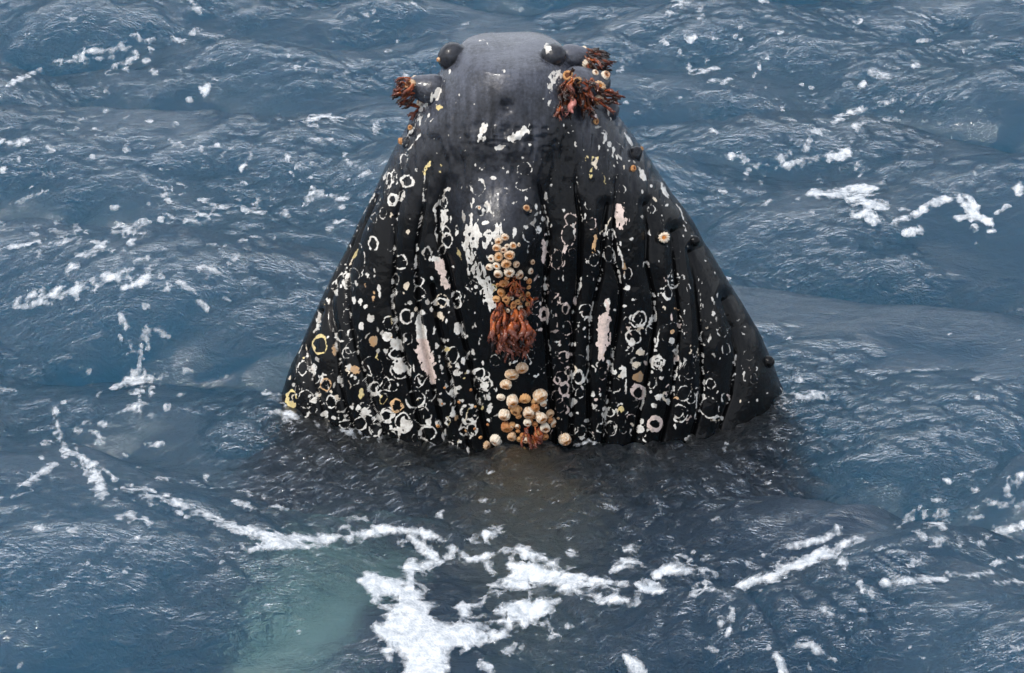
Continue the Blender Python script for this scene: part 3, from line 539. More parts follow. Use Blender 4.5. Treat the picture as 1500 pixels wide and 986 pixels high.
me = make_mesh('whale_body', B.reshape(-1, 3), FACES)
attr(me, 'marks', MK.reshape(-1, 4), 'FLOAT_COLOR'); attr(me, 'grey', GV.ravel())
whale = bpy.data.objects.new('humpback_whale', None); COL.objects.link(whale)
tag(whale, 'black humpback whale standing head up out of the sea, throat covered in white ring scars', 'whale')
body = link('body', me, M_SKIN, whale)

# ---- pectoral fin, white with the water's teal painted in, below the surface at the left
def flipper():
    def under(px, py, d):
        q = on_plane_z(px, py); return q + np.array([0, .89 * d, -d])
    pth = [under(610, 720, 1.0), under(560, 765, .72), under(505, 805, .56), under(450, 860, .50), under(410, 925, .55), under(385, 1000, .75), under(375, 1040, .95)]
    wd = [.20, .30, .34, .33, .27, .16, .02]
    t = np.linspace(0, len(pth) - 1, 70); pth = np.array(pth); idx = np.arange(len(pth))
    c = np.stack([crv(t, idx, pth[:, i], .4) for i in range(3)], -1); w = crv(t, idx, np.array(wd), .3)
    tg = np.gradient(c, axis=0); tg[:, 2] = 0; tg /= np.linalg.norm(tg, axis=1, keepdims=True)
    sd = np.stack([-tg[:, 1], tg[:, 0], 0 * tg[:, 0]], -1)
    n = 28; a = np.linspace(0, 2 * math.pi, n, endpoint=False)
    kn = 1 + (.10 * np.sin(t * 7) + .08 * np.sin(t * 3.1 + 1))[:, None] * np.cos(a)[None] ** 2
    V = c[:, None] + sd[:, None] * (w[:, None] * np.cos(a)[None] * kn)[..., None]
    V[..., 2] += (.22 * w)[:, None] * np.sin(a)[None]
    return make_mesh('flipper', V.reshape(-1, 3), grid_faces(len(t), n, True))
N = Nodes('water_tinted_fin_skin'); P = N.obj()
fb = N.n('ShaderNodeBsdfPrincipled', {'Base Color': N.mixc(N.rng(N.noise(P, 5, 6, .7), .4, .7), (.46, .62, .56, 1), (.15, .23, .21, 1)), 'Roughness': .4})  # green of the water column put into the fin's base colour
fl = link('flipper', flipper(), N.out(fb.outputs[0]), whale); fl['label'] = 'pale flipper coloured greenish for the water above it'

# ---- barnacles
def lathe(prof, n, lobes, amp, seed):
    r0 = np.random.default_rng(seed); a = np.linspace(0, 2 * math.pi, n, endpoint=False)
    lob = 1 + amp * (np.abs(np.cos(a * lobes / 2)) - .6) + .05 * np.cos(a * 2 + r0.uniform(0, 6)) + .04 * np.cos(a * 3 + r0.uniform(0, 6))
    V = [np.stack([r * (1 + (lob - 1) * k) * np.cos(a), r * (1 + (lob - 1) * k) * np.sin(a), np.full(n, z)], -1) for r, z, k in prof]
    V = np.array(V); V[:, :, 2] += .05 * np.cos(a + r0.uniform(0, 6))[None] * (V[:, :, 2] / 1.0)
    return V.reshape(-1, 3), grid_faces(len(prof), n, True)
shells, opens = [], []
for s_ in range(6):
    r0 = np.random.default_rng(80 + s_); hgt = r0.uniform(.85, 1.15); op = r0.uniform(.40, .56)
    prof = [(.80, -.45, 1), (.95, .0, 1), (1.0, .28 * hgt, 1), (.95, .55 * hgt, 1), (.80, .80 * hgt, 1), (op + .16, .94 * hgt, .6), (op + .04, .95 * hgt, .4), (op - .03, .86 * hgt, .3), (op - .06, .60 * hgt, .2)]
    V, F = lathe(prof, 48, 12 + s_ % 3 * 2, .19, 90 + s_); shells.append(make_mesh('acorn_barnacle', V, F))
    a = np.linspace(0, 2 * math.pi, 16, endpoint=False); rr = [(op - .05, .72), (op * .75, .80), (op * .45, .86), (op * .14, .70), (.01, .66)]
    V = np.array([np.stack([r * np.cos(a), r * .9 * np.sin(a), np.full(16, z * hgt) + .04 * np.cos(2 * a)], -1) for r, z in rr]).reshape(-1, 3)
    opens.append(make_mesh('opening', V, grid_faces(len(rr), 16, True)))
for m in shells: m.materials.append(M_SHELL)
for m in opens: m.materials.append(M_OPEN)
K5 = 100 / 822; K6 = 160 / 1052
BARN = [(700 + x * K5, 330 + y * K5, r * K5, 'c') for x, y, r in [(325, 142, 46), (252, 192, 45), (230, 265, 48), (352, 250, 30), (422, 245, 45), (492, 236, 24), (310, 297, 42), (250, 380, 58), (380, 358, 62), (165, 400, 45), (338, 460, 58), (228, 487, 48), (148, 498, 45), (458, 468, 44), (248, 577, 56), (375, 560, 66), (492, 590, 58), (655, 442, 33), (628, 550, 38), (570, 640, 24)]]
BARN += [(700 + x * K5, 330 + y * K5, r * K5, 'r') for x, y, r in [(612, 672, 36), (310, 690, 55), (285, 800, 52), (225, 885, 48), (345, 880, 55), (530, 860, 42), (600, 830, 32), (480, 920, 38), (430, 955, 42), (505, 935, 32), (610, 745, 28)]]
BARN += [(620 + x * K, 230 + y * K, r * K, 'c') for x, y, r in [(370, 335, 14), (678, 335, 22), (703, 355, 10)]]
BARN += [(690 + x * K6, 520 + y * K6, r * K6, c) for x, y, r, c in [(490, 120, 58, 'c'), (395, 190, 65, 'c'), (345, 270, 52, 'c'), (290, 408, 42, 'c'), (400, 425, 58, 'c'), (520, 420, 55, 'r'), (650, 378, 65, 'c'), (620, 450, 45, 'r'), (330, 565, 58, 'c'), (430, 530, 58, 'r'), (550, 545, 55, 'c'), (615, 505, 50, 'r'), (660, 590, 52, 'c'), (755, 568, 48, 'c'), (790, 650, 48, 'c'), (345, 695, 62, 'r'), (450, 690, 28, 'r'), (540, 640, 40, 'c'), (700, 690, 50, 'c'), (710, 790, 38, 'r'), (395, 780, 48, 'c'), (240, 815, 62, 'c'), (900, 805, 62, 'c'), (150, 870, 45, 'c'), (560, 600, 30, 'r'), (840, 610, 15, 'c'), (640, 760, 40, 'r'), (500, 780, 36, 'r'), (590, 830, 44, 'r')]]
BARN += [(973, 348, 8.5, 'c'), (872, 178, 5, 'r'), (862, 70, 7, 'c'), (860, 92, 8, 'c'), (872, 107, 5, 'c'), (886, 111, 7, 'c'), (878, 126, 8.5, 'c'), (878, 144, 9.5, 'c'), (832, 111, 8, 'r'), (846, 118, 6, 'r'), (945, 213, 3.5, 'r'), (927, 247, 5, 'r'), (601, 112, 7, 'c'), (602, 124, 8.5, 'c'), (607, 145, 8.5, 'c'), (601, 187, 4, 'r'), (587, 207, 5, 'r'), (643, 87, 3.5, 'c'), (1135, 527, 5, 'r')]
rb = random.Random(12)
for q in range(24): BARN.append((rb.gauss(774, 17), rb.uniform(585, 645), rb.uniform(3, 5.5), rb.choice('crr')))
for q in range(16): BARN.append((rb.gauss(742, 13), rb.uniform(405, 455), rb.uniform(2.5, 4.5), rb.choice('crr')))
for q in range(10): BARN.append((rb.uniform(640, 720), rb.uniform(560, 650), rb.uniform(1.5, 3), 'r'))
def basis(n, spin, upz=(0, 0, 1)):
    z = Vector(n).normalized(); x = z.cross(Vector((.3, .2, 1))).normalized(); y = z.cross(x)
    return Matrix((x, y, z)).transposed() @ Matrix.Rotation(spin, 3, 'Z')
for i, (x, y, r, c) in enumerate(BARN):
    p, n = hit(bv, x, y); rm = r * DIST / FPX * .93
    n = Vector(n.tolist()); view = Vector((CAM - p).tolist()).normalized()
    low = y > 520
    d = (n + view * .35 + Vector((random.uniform(-.3, .3), random.uniform(-.15, .1), random.uniform(-.25, .2) - (.75 if low else .18)))).normalized()
    s_ = i % 6
    if i < 12:                                      # first of each kind built here, the rest are copies
        pass
    if i < 6: o = link('acorn_barnacle', shells[s_], None, whale); oo = link('opening', opens[s_], None, o)
    else:
        o = SRC[s_][0].copy(); oo = SRC[s_][1].copy(); COL.objects.link(o); COL.objects.link(oo); o.parent = whale; oo.parent = o
    if i == 0: SRC = {}
    if i < 6: SRC[s_] = (o, oo)
    rs = random.uniform(.88, 1.12)
    if c == 'c' and y > 560 and 738 < x < 800: p = p + np.array(n) * rm * random.uniform(.2, 1.1)
    if c == 'r':
        o.material_slots[0].link = 'OBJECT'; o.material_slots[0].material = M_RUSTSHELL
    else:
        o.material_slots[0].link = 'DATA'
    o.matrix_local = Matrix.Translation(Vector(p.tolist()) - d * rm * .25) @ basis(d, random.uniform(0, 6.28)).to_4x4() @ Matrix.Diagonal((rm * rs, rm / rs * .98, rm * random.uniform(.95, 1.2), 1))

# ---- goose barnacles: fleshy stalks hanging in bunches
def stalk(seed):
    r0 = np.random.default_rng(seed); n, m = 8, 15
    t = np.linspace(0, 1, m); bend = r0.uniform(-.26, .26, 2); wob = r0.uniform(-.07, .07, 2)
    c = np.stack([bend[0] * np.sin(t * 2.6) + wob[0] * np.sin(t * 7), bend[1] * np.sin(t * 2.2) + wob[1] * np.sin(t * 6), t], -1)
    rad = np.interp(t, [0, .15, .5, .66, .80, .93, 1], [.055, .062, .055, .078, .115, .08, .01])
    flat = np.interp(t, [0, .6, .82, 1], [1, 1, .62, .7])
    a = np.linspace(0, 2 * math.pi, n, endpoint=False)
    V = c[:, None] + np.stack([rad[:, None] * np.cos(a)[None], rad[:, None] * flat[:, None] * np.sin(a)[None], np.zeros((m, n))], -1)
    V = V.reshape(-1, 3); F = grid_faces(m, n, True)
    # the two ear-like flaps at the free end
    ear = []
    for sgn in (-1, 1):
        e = np.array([[c[-2, 0] + sgn * .02, c[-2, 1], .90], [c[-2, 0] + sgn * .10, c[-2, 1] + .02, .98], [c[-2, 0] + sgn * .085, c[-2, 1] - .02, 1.09], [c[-2, 0] + sgn * .02, c[-2, 1] - .02, 1.0]])
        k0 = len(V); V = np.concatenate([V, e, e + np.array([0, .02, 0])])
        F = np.concatenate([F, np.array([[0, 1, 2, 3], [7, 6, 5, 4], [0, 4, 5, 1], [1, 5, 6, 2], [2, 6, 7, 3], [3, 7, 4, 0]]) + k0])
    return make_mesh('goose_barnacle', V, F)
stalks = [stalk(200 + q) for q in range(8)]
for m in stalks: m.materials.append(M_RED)
GSRC = {}
def goose(p, d, length, fat, mat):
    s_ = random.randrange(8)
    if s_ not in GSRC: o = link('goose_barnacle', stalks[s_], None, whale); GSRC[s_] = o
    else: o = GSRC[s_].copy(); COL.objects.link(o); o.parent = whale
    o.material_slots[0].link = 'OBJECT'; o.material_slots[0].material = mat
    o.matrix_local = Matrix.Translation(p) @ basis(d, random.uniform(0, 6.28)).to_4x4() @ Matrix.Diagonal((length * fat, length * fat, length, 1))
PXM = DIST / FPX
def bunch(n, box, aim, spread, ln, mats, fat=1.0, grav=0.0):
    """roots inside box (x0,y0,x1,y1 in photo px), aim = direction of the free ends"""
    for q in range(n):
        x, y = random.uniform(box[0], box[2]), random.uniform(box[1], box[3])
        p, nn = hit(bv, x, y); p = Vector(p.tolist()); nn = Vector(nn.tolist())
        d = Vector(aim) + Vector((random.gauss(0, spread), random.gauss(0, spread), random.gauss(0, spread))) + nn * .25 + Vector((0, 0, -grav))
        L = random.uniform(*ln) * PXM
        goose(p - nn * .004, d.normalized(), L, fat * random.uniform(.8, 1.25) * (30 / (L / PXM)) ** .4, random.choice(mats))
bunch(46, (590, 110, 608, 148), (-1, -.55, -.15), .38, (14, 30), [M_RED, M_RED, M_RED, M_BROWN])
bunch(40, (856, 70, 872, 98), (1, -.5, -.25), .32, (16, 36), [M_BROWN, M_BROWN, M_RED])
bunch(60, (822, 108, 868, 140), (-.02, -.8, -.5), .5, (16, 34), [M_BROWN, M_BROWN, M_RED])
bunch(14, (820, 138, 834, 150), (-.05, -.6, -.9), .22, (20, 30), [M_RED, M_BROWN])
bunch(3, (822, 118, 830, 126), (-.02, -.5, -.85), .08, (38, 44), [M_PINK], 1.5)
bunch(20, (872, 132, 888, 148), (1, -.5, .0), .35, (18, 32), [M_BROWN, M_RED])
bunch(18, (846, 140, 866, 156), (.1, -.8, -.5), .4, (16, 26), [M_BROWN, M_RED])
bunch(60, (727, 448, 772, 480), (0, -.5, -.9), .16, (16, 44), [M_RED, M_RED, M_RED, M_BROWN], 1.3)
bunch(20, (728, 476, 768, 496), (0, -.35, -1), .16, (24, 34), [M_RED, M_BROWN], 1.1)
bunch(16, (750, 408, 766, 424), (0, -.8, -.45), .45, (14, 20), [M_RED])
bunch(10, (766, 428, 778, 450), (.2, -.7, -.6), .4, (14, 22), [M_RED, M_RED, M_BROWN])
bunch(12, (728, 440, 742, 452), (-.1, -.7, -.6), .4, (14, 20), [M_RED])
bunch(16, (768, 622, 792, 640), (0, -.7, -.6), .45, (16, 26), [M_RED])

# ================================================================ SEA
NX, NY, LX, LY = 768, 768, 9.2, 11.2               # one periodic patch of computed waves
kx = 2 * math.pi * np.fft.fftfreq(NX, LX / NX)[None, :]; ky = 2 * math.pi * np.fft.fftfreq(NY, LY / NY)[:, None]
kk = np.hypot(kx, ky); kk[0, 0] = 1
def waves(lmin, lmax, power, ang, spread, rms, seed):
    r0 = np.random.default_rng(seed); g = r0.normal(size=(NY, NX)) + 1j * r0.normal(size=(NY, NX))
    lam = 2 * math.pi / kk
    th = np.arctan2(ky, kx) - ang; c2 = np.abs(np.cos(th)) ** spread
    amp = kk ** (-power) * c2 * smooth(lmin * .7, lmin * 1.2, lam) * (1 - smooth(lmax * .8, lmax * 1.6, lam))
    amp[0, 0] = 0
    H = g * amp; h = np.fft.ifft2(H); s_ = rms / np.std(h.real)
    dx = np.fft.ifft2(-1j * H * kx / kk).real * s_; dy = np.fft.ifft2(-1j * H * ky / kk).real * s_
    return h.real * s_, dx, dy
XO, YO = -4.6, -4.2
u0 = XO + np.arange(NX) * LX / NX; v0 = YO + np.arange(NY) * LY / NY
U, Vv = np.meshgrid(u0, v0)
h1, dx1, dy1 = waves(.7, 2.3, 1.6, R(80), 5, .105, 21)
h2, dx2, dy2 = waves(.22, .9, 2.0, R(104), 2, .019, 12)
h3, dx3, dy3 = waves(.05, .22, 1.8, R(70), 1.2, .0042, 13)
def per(sx, sy, seed):  # periodic patchiness
    r0 = np.random.default_rng(seed); g = np.fft.fft2(r0.normal(size=(NY, NX))) * np.exp(-((kx * sx) ** 2 + (ky * sy) ** 2) / 2)
    n = np.fft.ifft2(g).real; return n / np.std(n)
patch = smooth(-.7, 1.1, per(.30, .22, 14) + .45 * per(.08, .06, 15) + h1 / .06 * .5)
# wash round the whale
QX, QY = project(np.stack([U, Vv, 0 * U], -1))
wash = np.exp(-(np.hypot((QX - 780) / 430, (QY - 680) / 150)) ** 4)
ringd, _ = poly_dist(QX * .45, QY, [(x * .45, y) for x, y in [(40, 640), (100, 668), (200, 715), (300, 755), (400, 785), (500, 786), (600, 778), (700, 800), (850, 845), (1000, 862), (1130, 840), (1250, 795), (1400, 740), (1500, 690)]])
sg = 14
ridge = .045 * np.exp(-(ringd / sg) ** 2)
rd2, _ = poly_dist(QX * .45, QY, [(x * .45, y) for x, y in [(600, 985), (850, 950), (1050, 905), (1250, 870), (1400, 830), (1600, 760)]])
ridge += .05 * np.exp(-((QX - 1050) / 110) ** 2 - ((QY - 640) / 60) ** 2) + .025 * np.exp(-((QX - 800) / 250) ** 2 - ((QY - 670) / 50) ** 2)
ridge += .040 * np.exp(-(rd2 / 18) ** 2)
rough2 = np.exp(-(np.hypot((QX - 1010) / 340, (QY - 915) / 75)) ** 4); wash = np.maximum(wash, .75 * rough2)
calm = 1 - .78 * np.exp(-(np.hypot((QX - 780) / 440, (QY - 700) / 150)) ** 4)
cap = .35 + .75 * patch
Hh = h1 * calm + h2 * (.40 + .85 * patch) * (.6 + .4 * calm) + h3 * (cap + 3.4 * wash) + ridge
DX = .95 * dx1 * calm + .9 * dx2 * (.40 + .85 * patch) + .7 * dx3 * (cap + 3.4 * wash)
DY = .95 * dy1 * calm + .9 * dy2 * (.40 + .85 * patch) + .7 * dy3 * (cap + 3.4 * wash)
chop = .22 + .8 * patch + 1.4 * wash
near = np.stack([U + DX, Vv + DY, Hh], -1)
# graded margins carry the same sea on to the horizon
def grow(start, step, far, n):
    lo, hi = 1.0001, 3.0
    for _ in range(80):
        q = (lo + hi) / 2; s_ = step * (q ** n - 1) / (q - 1)
        lo, hi = (q, hi) if s_ < far else (lo, q)
    return start + np.cumsum(step * q ** np.arange(n))
NM = 44
su, sv = LX / NX, LY / NY
ul = -grow(-u0[0], su * 2, 4000, NM)[::-1]; ur = grow(u0[-1], su * 2, 4000, NM)
vl = -grow(-v0[0], sv * 2, 4000, NM)[::-1]; vr = grow(v0[-1], sv * 2, 6000, NM)
UA = np.concatenate([ul, u0, ur]); VA = np.concatenate([vl, v0, vr])
IU = np.round((UA - XO) / su).astype(int); IV = np.round((VA - YO) / sv).astype(int)
def stepsz(a): return np.gradient(a)
fade = np.minimum(np.clip(.5 / np.maximum(stepsz(UA), 1e-3), 0, 1)[None, :], np.clip(.5 / np.maximum(stepsz(VA), 1e-3), 0, 1)[:, None])
pick = lambda A2: A2[IV % NY][:, IU % NX]
inside = (IU >= 0) & (IU < NX); insv = (IV >= 0) & (IV < NY); ins = insv[:, None] & inside[None, :]
UU, VV = np.meshgrid(UA, VA)
far_h = pick(h1 + h2 * .8 + h3 * .6)
# ease from the local wash to the open sea at the patch border
ex = np.minimum(np.minimum(U - u0[0], u0[-1] - U), np.minimum(Vv - v0[0], v0[-1] - Vv)); ew = smooth(0, .5, ex)
openh = h1 + h2 * .8 + h3 * .6
Hn = Hh * ew + openh * (1 - ew); near[..., 2] = Hn; near[..., 0] = U + DX * ew; near[..., 1] = Vv + DY * ew
full = np.stack([UU, VV, far_h * fade], -1)
full[NM:NM + NY, NM:NM + NX] = near
CH = np.full(UU.shape, .8, np.float32); CH[NM:NM + NY, NM:NM + NX] = chop
me = make_mesh('water', full.reshape(-1, 3), grid_faces(len(VA), len(UA)))
attr(me, 'chop', CH.ravel())
sea = link('sea_water', me, M_WATER); tag(sea, 'rippled blue grey open sea with small waves', None, 'structure')

N = Nodes('dark_seabed')
bed = make_mesh('seabed', np.stack([UU[::12, ::12], VV[::12, ::12], -14 + 0 * UU[::12, ::12]], -1).reshape(-1, 3), grid_faces(len(VA[::12]), len(UA[::12])))
sb = link('seabed', bed, N.out(N.n('ShaderNodeBsdfDiffuse', {'Color': (.01, .03, .05, 1)}).outputs[0])); tag(sb, None, None, 'structure')

# ================================================================ FOAM
FS = 1.0; fw, fh = 1700, 1150; FX0, FY0 = -100, -80
FXX, FYY = np.meshgrid(FX0 + np.arange(fw), FY0 + np.arange(fh)); FXX = FXX.astype(float); FYY = FYY.astype(float)
fwx = FXX + 9 * fbm(FXX / 30, FYY / 18, 61, 4); fwy = FYY + 5.5 * fbm(FXX / 30, FYY / 18, 66, 4)
fwx += 6 * fbm(FXX / 8, FYY / 5, 161, 3); fwy += 4 * fbm(FXX / 8, FYY / 5, 166, 3)
frag = fbm(FXX / 13, FYY / 7, 81, 4) * 2
foam = np.full(FXX.shape, -20.0); fid = np.zeros(FXX.shape, int)
def fstroke(pts, gid=0, sy=.8, rag=2.6, sign=1):
    xs = [p[0] for p in pts]; ys = [p[1] for p in pts]; rm = max(p[2] for p in pts) + 14
    i0, i1 = max(0, int(min(xs) - rm - FX0)), min(fw, int(max(xs) + rm - FX0)); j0, j1 = max(0, int(min(ys) - rm - FY0)), min(fh, int(max(ys) + rm - FY0))
    if i1 <= i0 or j1 <= j0: return
    s_ = (slice(j0, j1), slice(i0, i1))
    pp = [(p[0], p[1] / sy, p[2]) for p in pts]
    if len(pp) == 1: pp = pp * 2
    d, v = poly_dist(fwx[s_], fwy[s_] / sy, pp)
    sd = v - d + rag * np.minimum(1, v / 7) * frag[s_]
    if sign > 0:
        m = sd > foam[s_]; foam[s_] = np.where(m, sd, foam[s_]); fid[s_] = np.where(m, gid, fid[s_])
    else: foam[s_] = np.minimum(foam[s_], -sd)
def fell(x, y, rx, ry, gid=0, sign=1, ang=0.0, rag=1.6):
    rm = max(rx, ry) + 10
    i0, i1 = max(0, int(x - rm - FX0)), min(fw, int(x + rm - FX0)); j0, j1 = max(0, int(y - rm - FY0)), min(fh, int(y + rm - FY0))
    if i1 <= i0 or j1 <= j0: return
    s_ = (slice(j0, j1), slice(i0, i1)); ca, sa = math.cos(ang), math.sin(ang)
    dx, dy = fwx[s_] - x, fwy[s_] - y; u, v = dx * ca + dy * sa, -dx * sa + dy * ca
    sd = (1 - np.hypot(u / rx, v / ry)) * min(rx, ry) + rag * frag[s_] * min(1, min(rx, ry) / 6)
    if sign > 0:
        m = sd > foam[s_]; foam[s_] = np.where(m, sd, foam[s_]); fid[s_] = np.where(m, gid, fid[s_])
    else: foam[s_] = np.minimum(foam[s_], -sd)
def crop(ox, oy, sc, items, gid=0, **kw):
    for it in items:
        if isinstance(it, list): fstroke([(ox + x * sc, oy + y * sc, r * sc) for x, y, r in it], gid, **kw)
        else:
            x, y, rx = it[:3]; ry = it[3] if len(it) > 3 else rx; fell(ox + x * sc, oy + y * sc, rx * sc, ry * sc, gid, 1, it[4] if len(it) > 4 else 0)
# 1 the big mass before the whale
C5 = 700 / 1500
crop(300, 600, C5, [[(520, 545, 40), (570, 570, 60), (620, 600, 70), (680, 640, 80)], [(600, 690, 70), (680, 700, 120), (780, 700, 95), (870, 690, 60)], [(650, 500, 38), (670, 540, 45), (650, 600, 60)], [(700, 780, 80), (690, 850, 80)], [(640, 780, 30), (580, 765, 28)],
 [(840, 650, 66), (930, 605, 80), (1000, 560, 70), (1010, 515, 44)], [(900, 690, 55), (980, 650, 55), (1060, 600, 50)], [(700, 490, 30), (740, 470, 26), (770, 440, 22)]], 1, rag=4.0)
for x, y, rx, ry, a in [(775, 545, 95, 45, 0), (740, 590, 50, 32, .3), (850, 575, 55, 26, -.3), (900, 618, 52, 18, -.5), (880, 655, 50, 8, -.1), (1085, 577, 46, 17, .1), (905, 686, 30, 9, 0), (970, 697, 20, 12, 0), (575, 602, 18, 11, 0), (545, 657, 16, 13, 0), (760, 640, 40, 28, .5), (980, 580, 38, 8, .3), (605, 780, 20, 7, 0), (690, 445, 40, 18, .3), (735, 452, 20, 12, 0)]:
    fell(300 + x * C5, 600 + y * C5, rx * C5, ry * C5, 1, -1, a)
crop(300, 600, C5, [[(950, 490, 16), (1020, 508, 36), (1100, 533, 42), (1180, 562, 40), (1260, 582, 36), (1340, 597, 28)], [(1065, 500, 16), (1130, 522, 22), (1230, 537, 18), (1330, 552, 16), (1430, 576, 12)], [(1075, 495, 14), (1105, 473, 9)], [(990, 440, 20), (1030, 460, 16), (1065, 466, 8)],
 [(830, 412, 10), (890, 392, 22), (935, 376, 12)], [(790, 440, 10), (830, 475, 15), (900, 462, 9), (970, 438, 6)], [(890, 490, 14), (900, 520, 10)]], 1)
for x, y, rx, ry in [(1240, 570, 48, 13), (1330, 572, 28, 11), (1165, 592, 18, 14), (1180, 600, 60, 8)]: fell(300 + x * C5, 600 + y * C5, rx * C5, ry * C5, 1, -1)
crop(300, 600, C5, [[(1040, 655, 12), (1070, 690, 14)], (1095, 717, 18, 8), (965, 755, 28, 14, -.3), [(870, 790, 14), (890, 810, 22)], (880, 686, 6, 4)], 1)
# 2 the curved line left of the mass
crop(300, 600, C5, [[(-120, 270, 10), (-60, 310, 12), (0, 335, 17), (60, 360, 19), (150, 385, 22), (250, 408, 27), (350, 415, 28), (450, 408, 20), (540, 385, 24), (640, 378, 22), (700, 395, 22), (740, 415, 12)], [(140, 440, 10), (230, 425, 20), (330, 430, 16)], (430, 375, 22, 9, -.2), [(640, 400, 20), (680, 430, 26), (720, 470, 22)], (430, 455, 10, 5), (240, 308, 20, 8, -.3), [(90, 285, 6), (130, 295, 8), (140, 312, 5)], (880, 290, 18, 10), (745, 325, 16, 10, -.7), (490, 343, 30, 5)], 2)
crop(0, 380, .4057, [[(250, 705, 10), (300, 720, 14), (340, 750, 16), (350, 790, 18), (372, 842, 24)], [(330, 730, 8), (420, 800, 8), (560, 840, 6)], [(560, 860, 8), (650, 885, 12), (700, 905, 18)], (680, 940, 15, 12)], 2)
# 3 the bar to the right
C6 = 500 / 1467
crop(800, 650, C6, [[(820, 618, 18), (900, 590, 28), (980, 570, 30), (1060, 530, 32), (1150, 508, 34), (1230, 462, 32), (1330, 412, 22)], [(1050, 440, 14), (1120, 430, 18), (1200, 410, 14), (1245, 372, 20)], (1265, 520, 18, 38, .4), [(650, 620, 14), (720, 635, 16), (770, 650, 10), (800, 672, 10)]], 3)
crop(800, 650, C6, [[(480, 560, 25), (560, 535, 35), (640, 548, 32), (720, 562, 20)], [(560, 490, 10), (620, 500, 20)], [(290, 550, 12), (330, 515, 28), (400, 520, 22)], (880, 512, 30, 14, -.3), (372, 455, 30, 14), (110, 470, 26, 14), (640, 472, 10, 7), (940, 480, 22, 8, .4), (700, 490, 30, 8)], 3)
for x, y, rx, ry in [(650, 575, 60, 14), (740, 585, 70, 12), (590, 525, 30, 8)]: fell(800 + x * C6, 650 + y * C6, rx * C6, ry * C6, 3, -1)
# loose flecks and patches
fstroke([(408, 604, 4), (424, 609, 6), (440, 613, 4)]); fstroke([(1150, 578, 3), (1185, 582, 3), (1215, 584, 2)])
crop(800, 650, C6, [[(1350, 600, 12), (1380, 630, 16), (1405, 655, 12)], [(1190, 715, 14), (1235, 742, 12)], [(797, 705, 8), (795, 780, 12), (780, 820, 7)], [(1120, 870, 20), (1160, 890, 22), (1200, 910, 10)], [(345, 918, 14), (380, 955, 32), (405, 990, 26)], (1140, 970, 20, 14), (1165, 975, 14, 8), (1460, 605, 22, 22), [(985, 905, 10), (1005, 930, 12), (1022, 985, 14)], (1228, 930, 14, 6), (655, 835, 9, 9), (738, 740, 8, 6), (670, 780, 8, 7), (740, 775, 9, 6), [(690, 880, 6), (730, 890, 6)], (1080, 860, 30, 6), (95, 788, 26, 8), (30, 832, 26, 10), [(1, 770, 14), (12, 805, 12)], [(790, 960, 6), (840, 975, 10)], (1365, 720, 10, 5), (1210, 385, 20, 9)])
C4 = 500 / 974
crop(1000, 480, C4, [[(580, 735, 10), (640, 722, 13), (750, 718, 7)], [(760, 705, 8), (820, 708, 8), (880, 700, 9)], (940, 730, 45, 11), (960, 915, 24, 12), [(905, 458, 8), (930, 462, 18), (955, 440, 14), (974, 420, 12)], [(692, 540, 6), (683, 518, 6)], (755, 438, 12, 7), (830, 465, 9, 7), (733, 492, 10, 4), (665, 675, 20, 10), [(855, 612, 12), (900, 590, 14), (974, 562, 10)], [(890, 675, 7), (974, 655, 5)], (375, 190, 28, 6), (420, 200, 18, 5), (605, 707, 10, 5), (740, 570, 8, 6), (735, 605, 20, 10), (760, 620, 18, 10), (790, 625, 10, 14), (690, 600, 10, 9), (720, 630, 16, 6), (790, 914, 6, 4), (685, 945, 7, 4), (822, 720, 12, 4), (520, 808, 8, 3), (700, 580, 5, 5)])
C3 = .4057
crop(0, 380, C3, [(260, 30, 24, 14), (250, 55, 10, 14), [(230, 130, 12), (270, 115, 16), (310, 100, 8)], (350, 102, 24, 8), [(450, 105, 9), (495, 92, 18), (530, 60, 22), (525, 35, 14)], (75, 172, 22, 8), (150, 158, 24, 6), (770, 42, 30, 14), (755, 62, 10, 9), (825, 150, 16, 8, .4), [(650, 85, 6), (690, 115, 12), (715, 120, 6)], [(715, 155, 8), (745, 185, 7)], [(480, 298, 6), (540, 258, 24), (575, 262, 12), (610, 278, 5)], (555, 240, 22, 8), [(458, 350, 9), (480, 333, 9), (505, 330, 7), (508, 380, 6)], [(410, 470, 6), (460, 440, 22), (510, 440, 26), (560, 432, 14), (600, 420, 4)], (495, 405, 16, 9), (500, 480, 30, 6), [(430, 555, 5), (480, 540, 16), (532, 524, 8)], (600, 530, 8, 14), (655, 488, 12, 5), (975, 487, 20, 6), (670, 405, 25, 6), (320, 410, 18, 8, .4), (295, 390, 12, 8), [(0, 465, 6), (45, 472, 5)], [(200, 540, 8), (200, 590, 14), (208, 625, 14), (215, 655, 4)], (275, 622, 26, 12), [(325, 618, 7), (345, 632, 9), (375, 645, 6)], (160, 665, 14, 7), (375, 596, 16, 6), (300, 590, 20, 6), (560, 670, 20, 6), (460, 710, 13, 9), [(0, 865, 4), (60, 856, 6), (120, 832, 6)], [(70, 825, 8), (110, 800, 16), (150, 770, 20), (195, 745, 14)], [(430, 942, 14), (480, 932, 20)], (525, 950, 24, 16), (470, 920, 14, 10), (540, 880, 8, 10), (1010, 897, 28, 10), (740, 785, 12, 10), (600, 795, 14, 6), (885, 890, 14, 10), (900, 850, 8, 4), (960, 856, 12, 4), (340, 660, 24, 5), (540, 570, 10, 9), (150, 717, 6, 5), (585, 390, 12, 5), (600, 105, 12, 10), (520, 170, 10, 8), (440, 42, 14, 7), (600, 40, 8, 6), (150, 975, 16, 10), (265, 975, 14, 6), (1240, 972, 26, 12)])
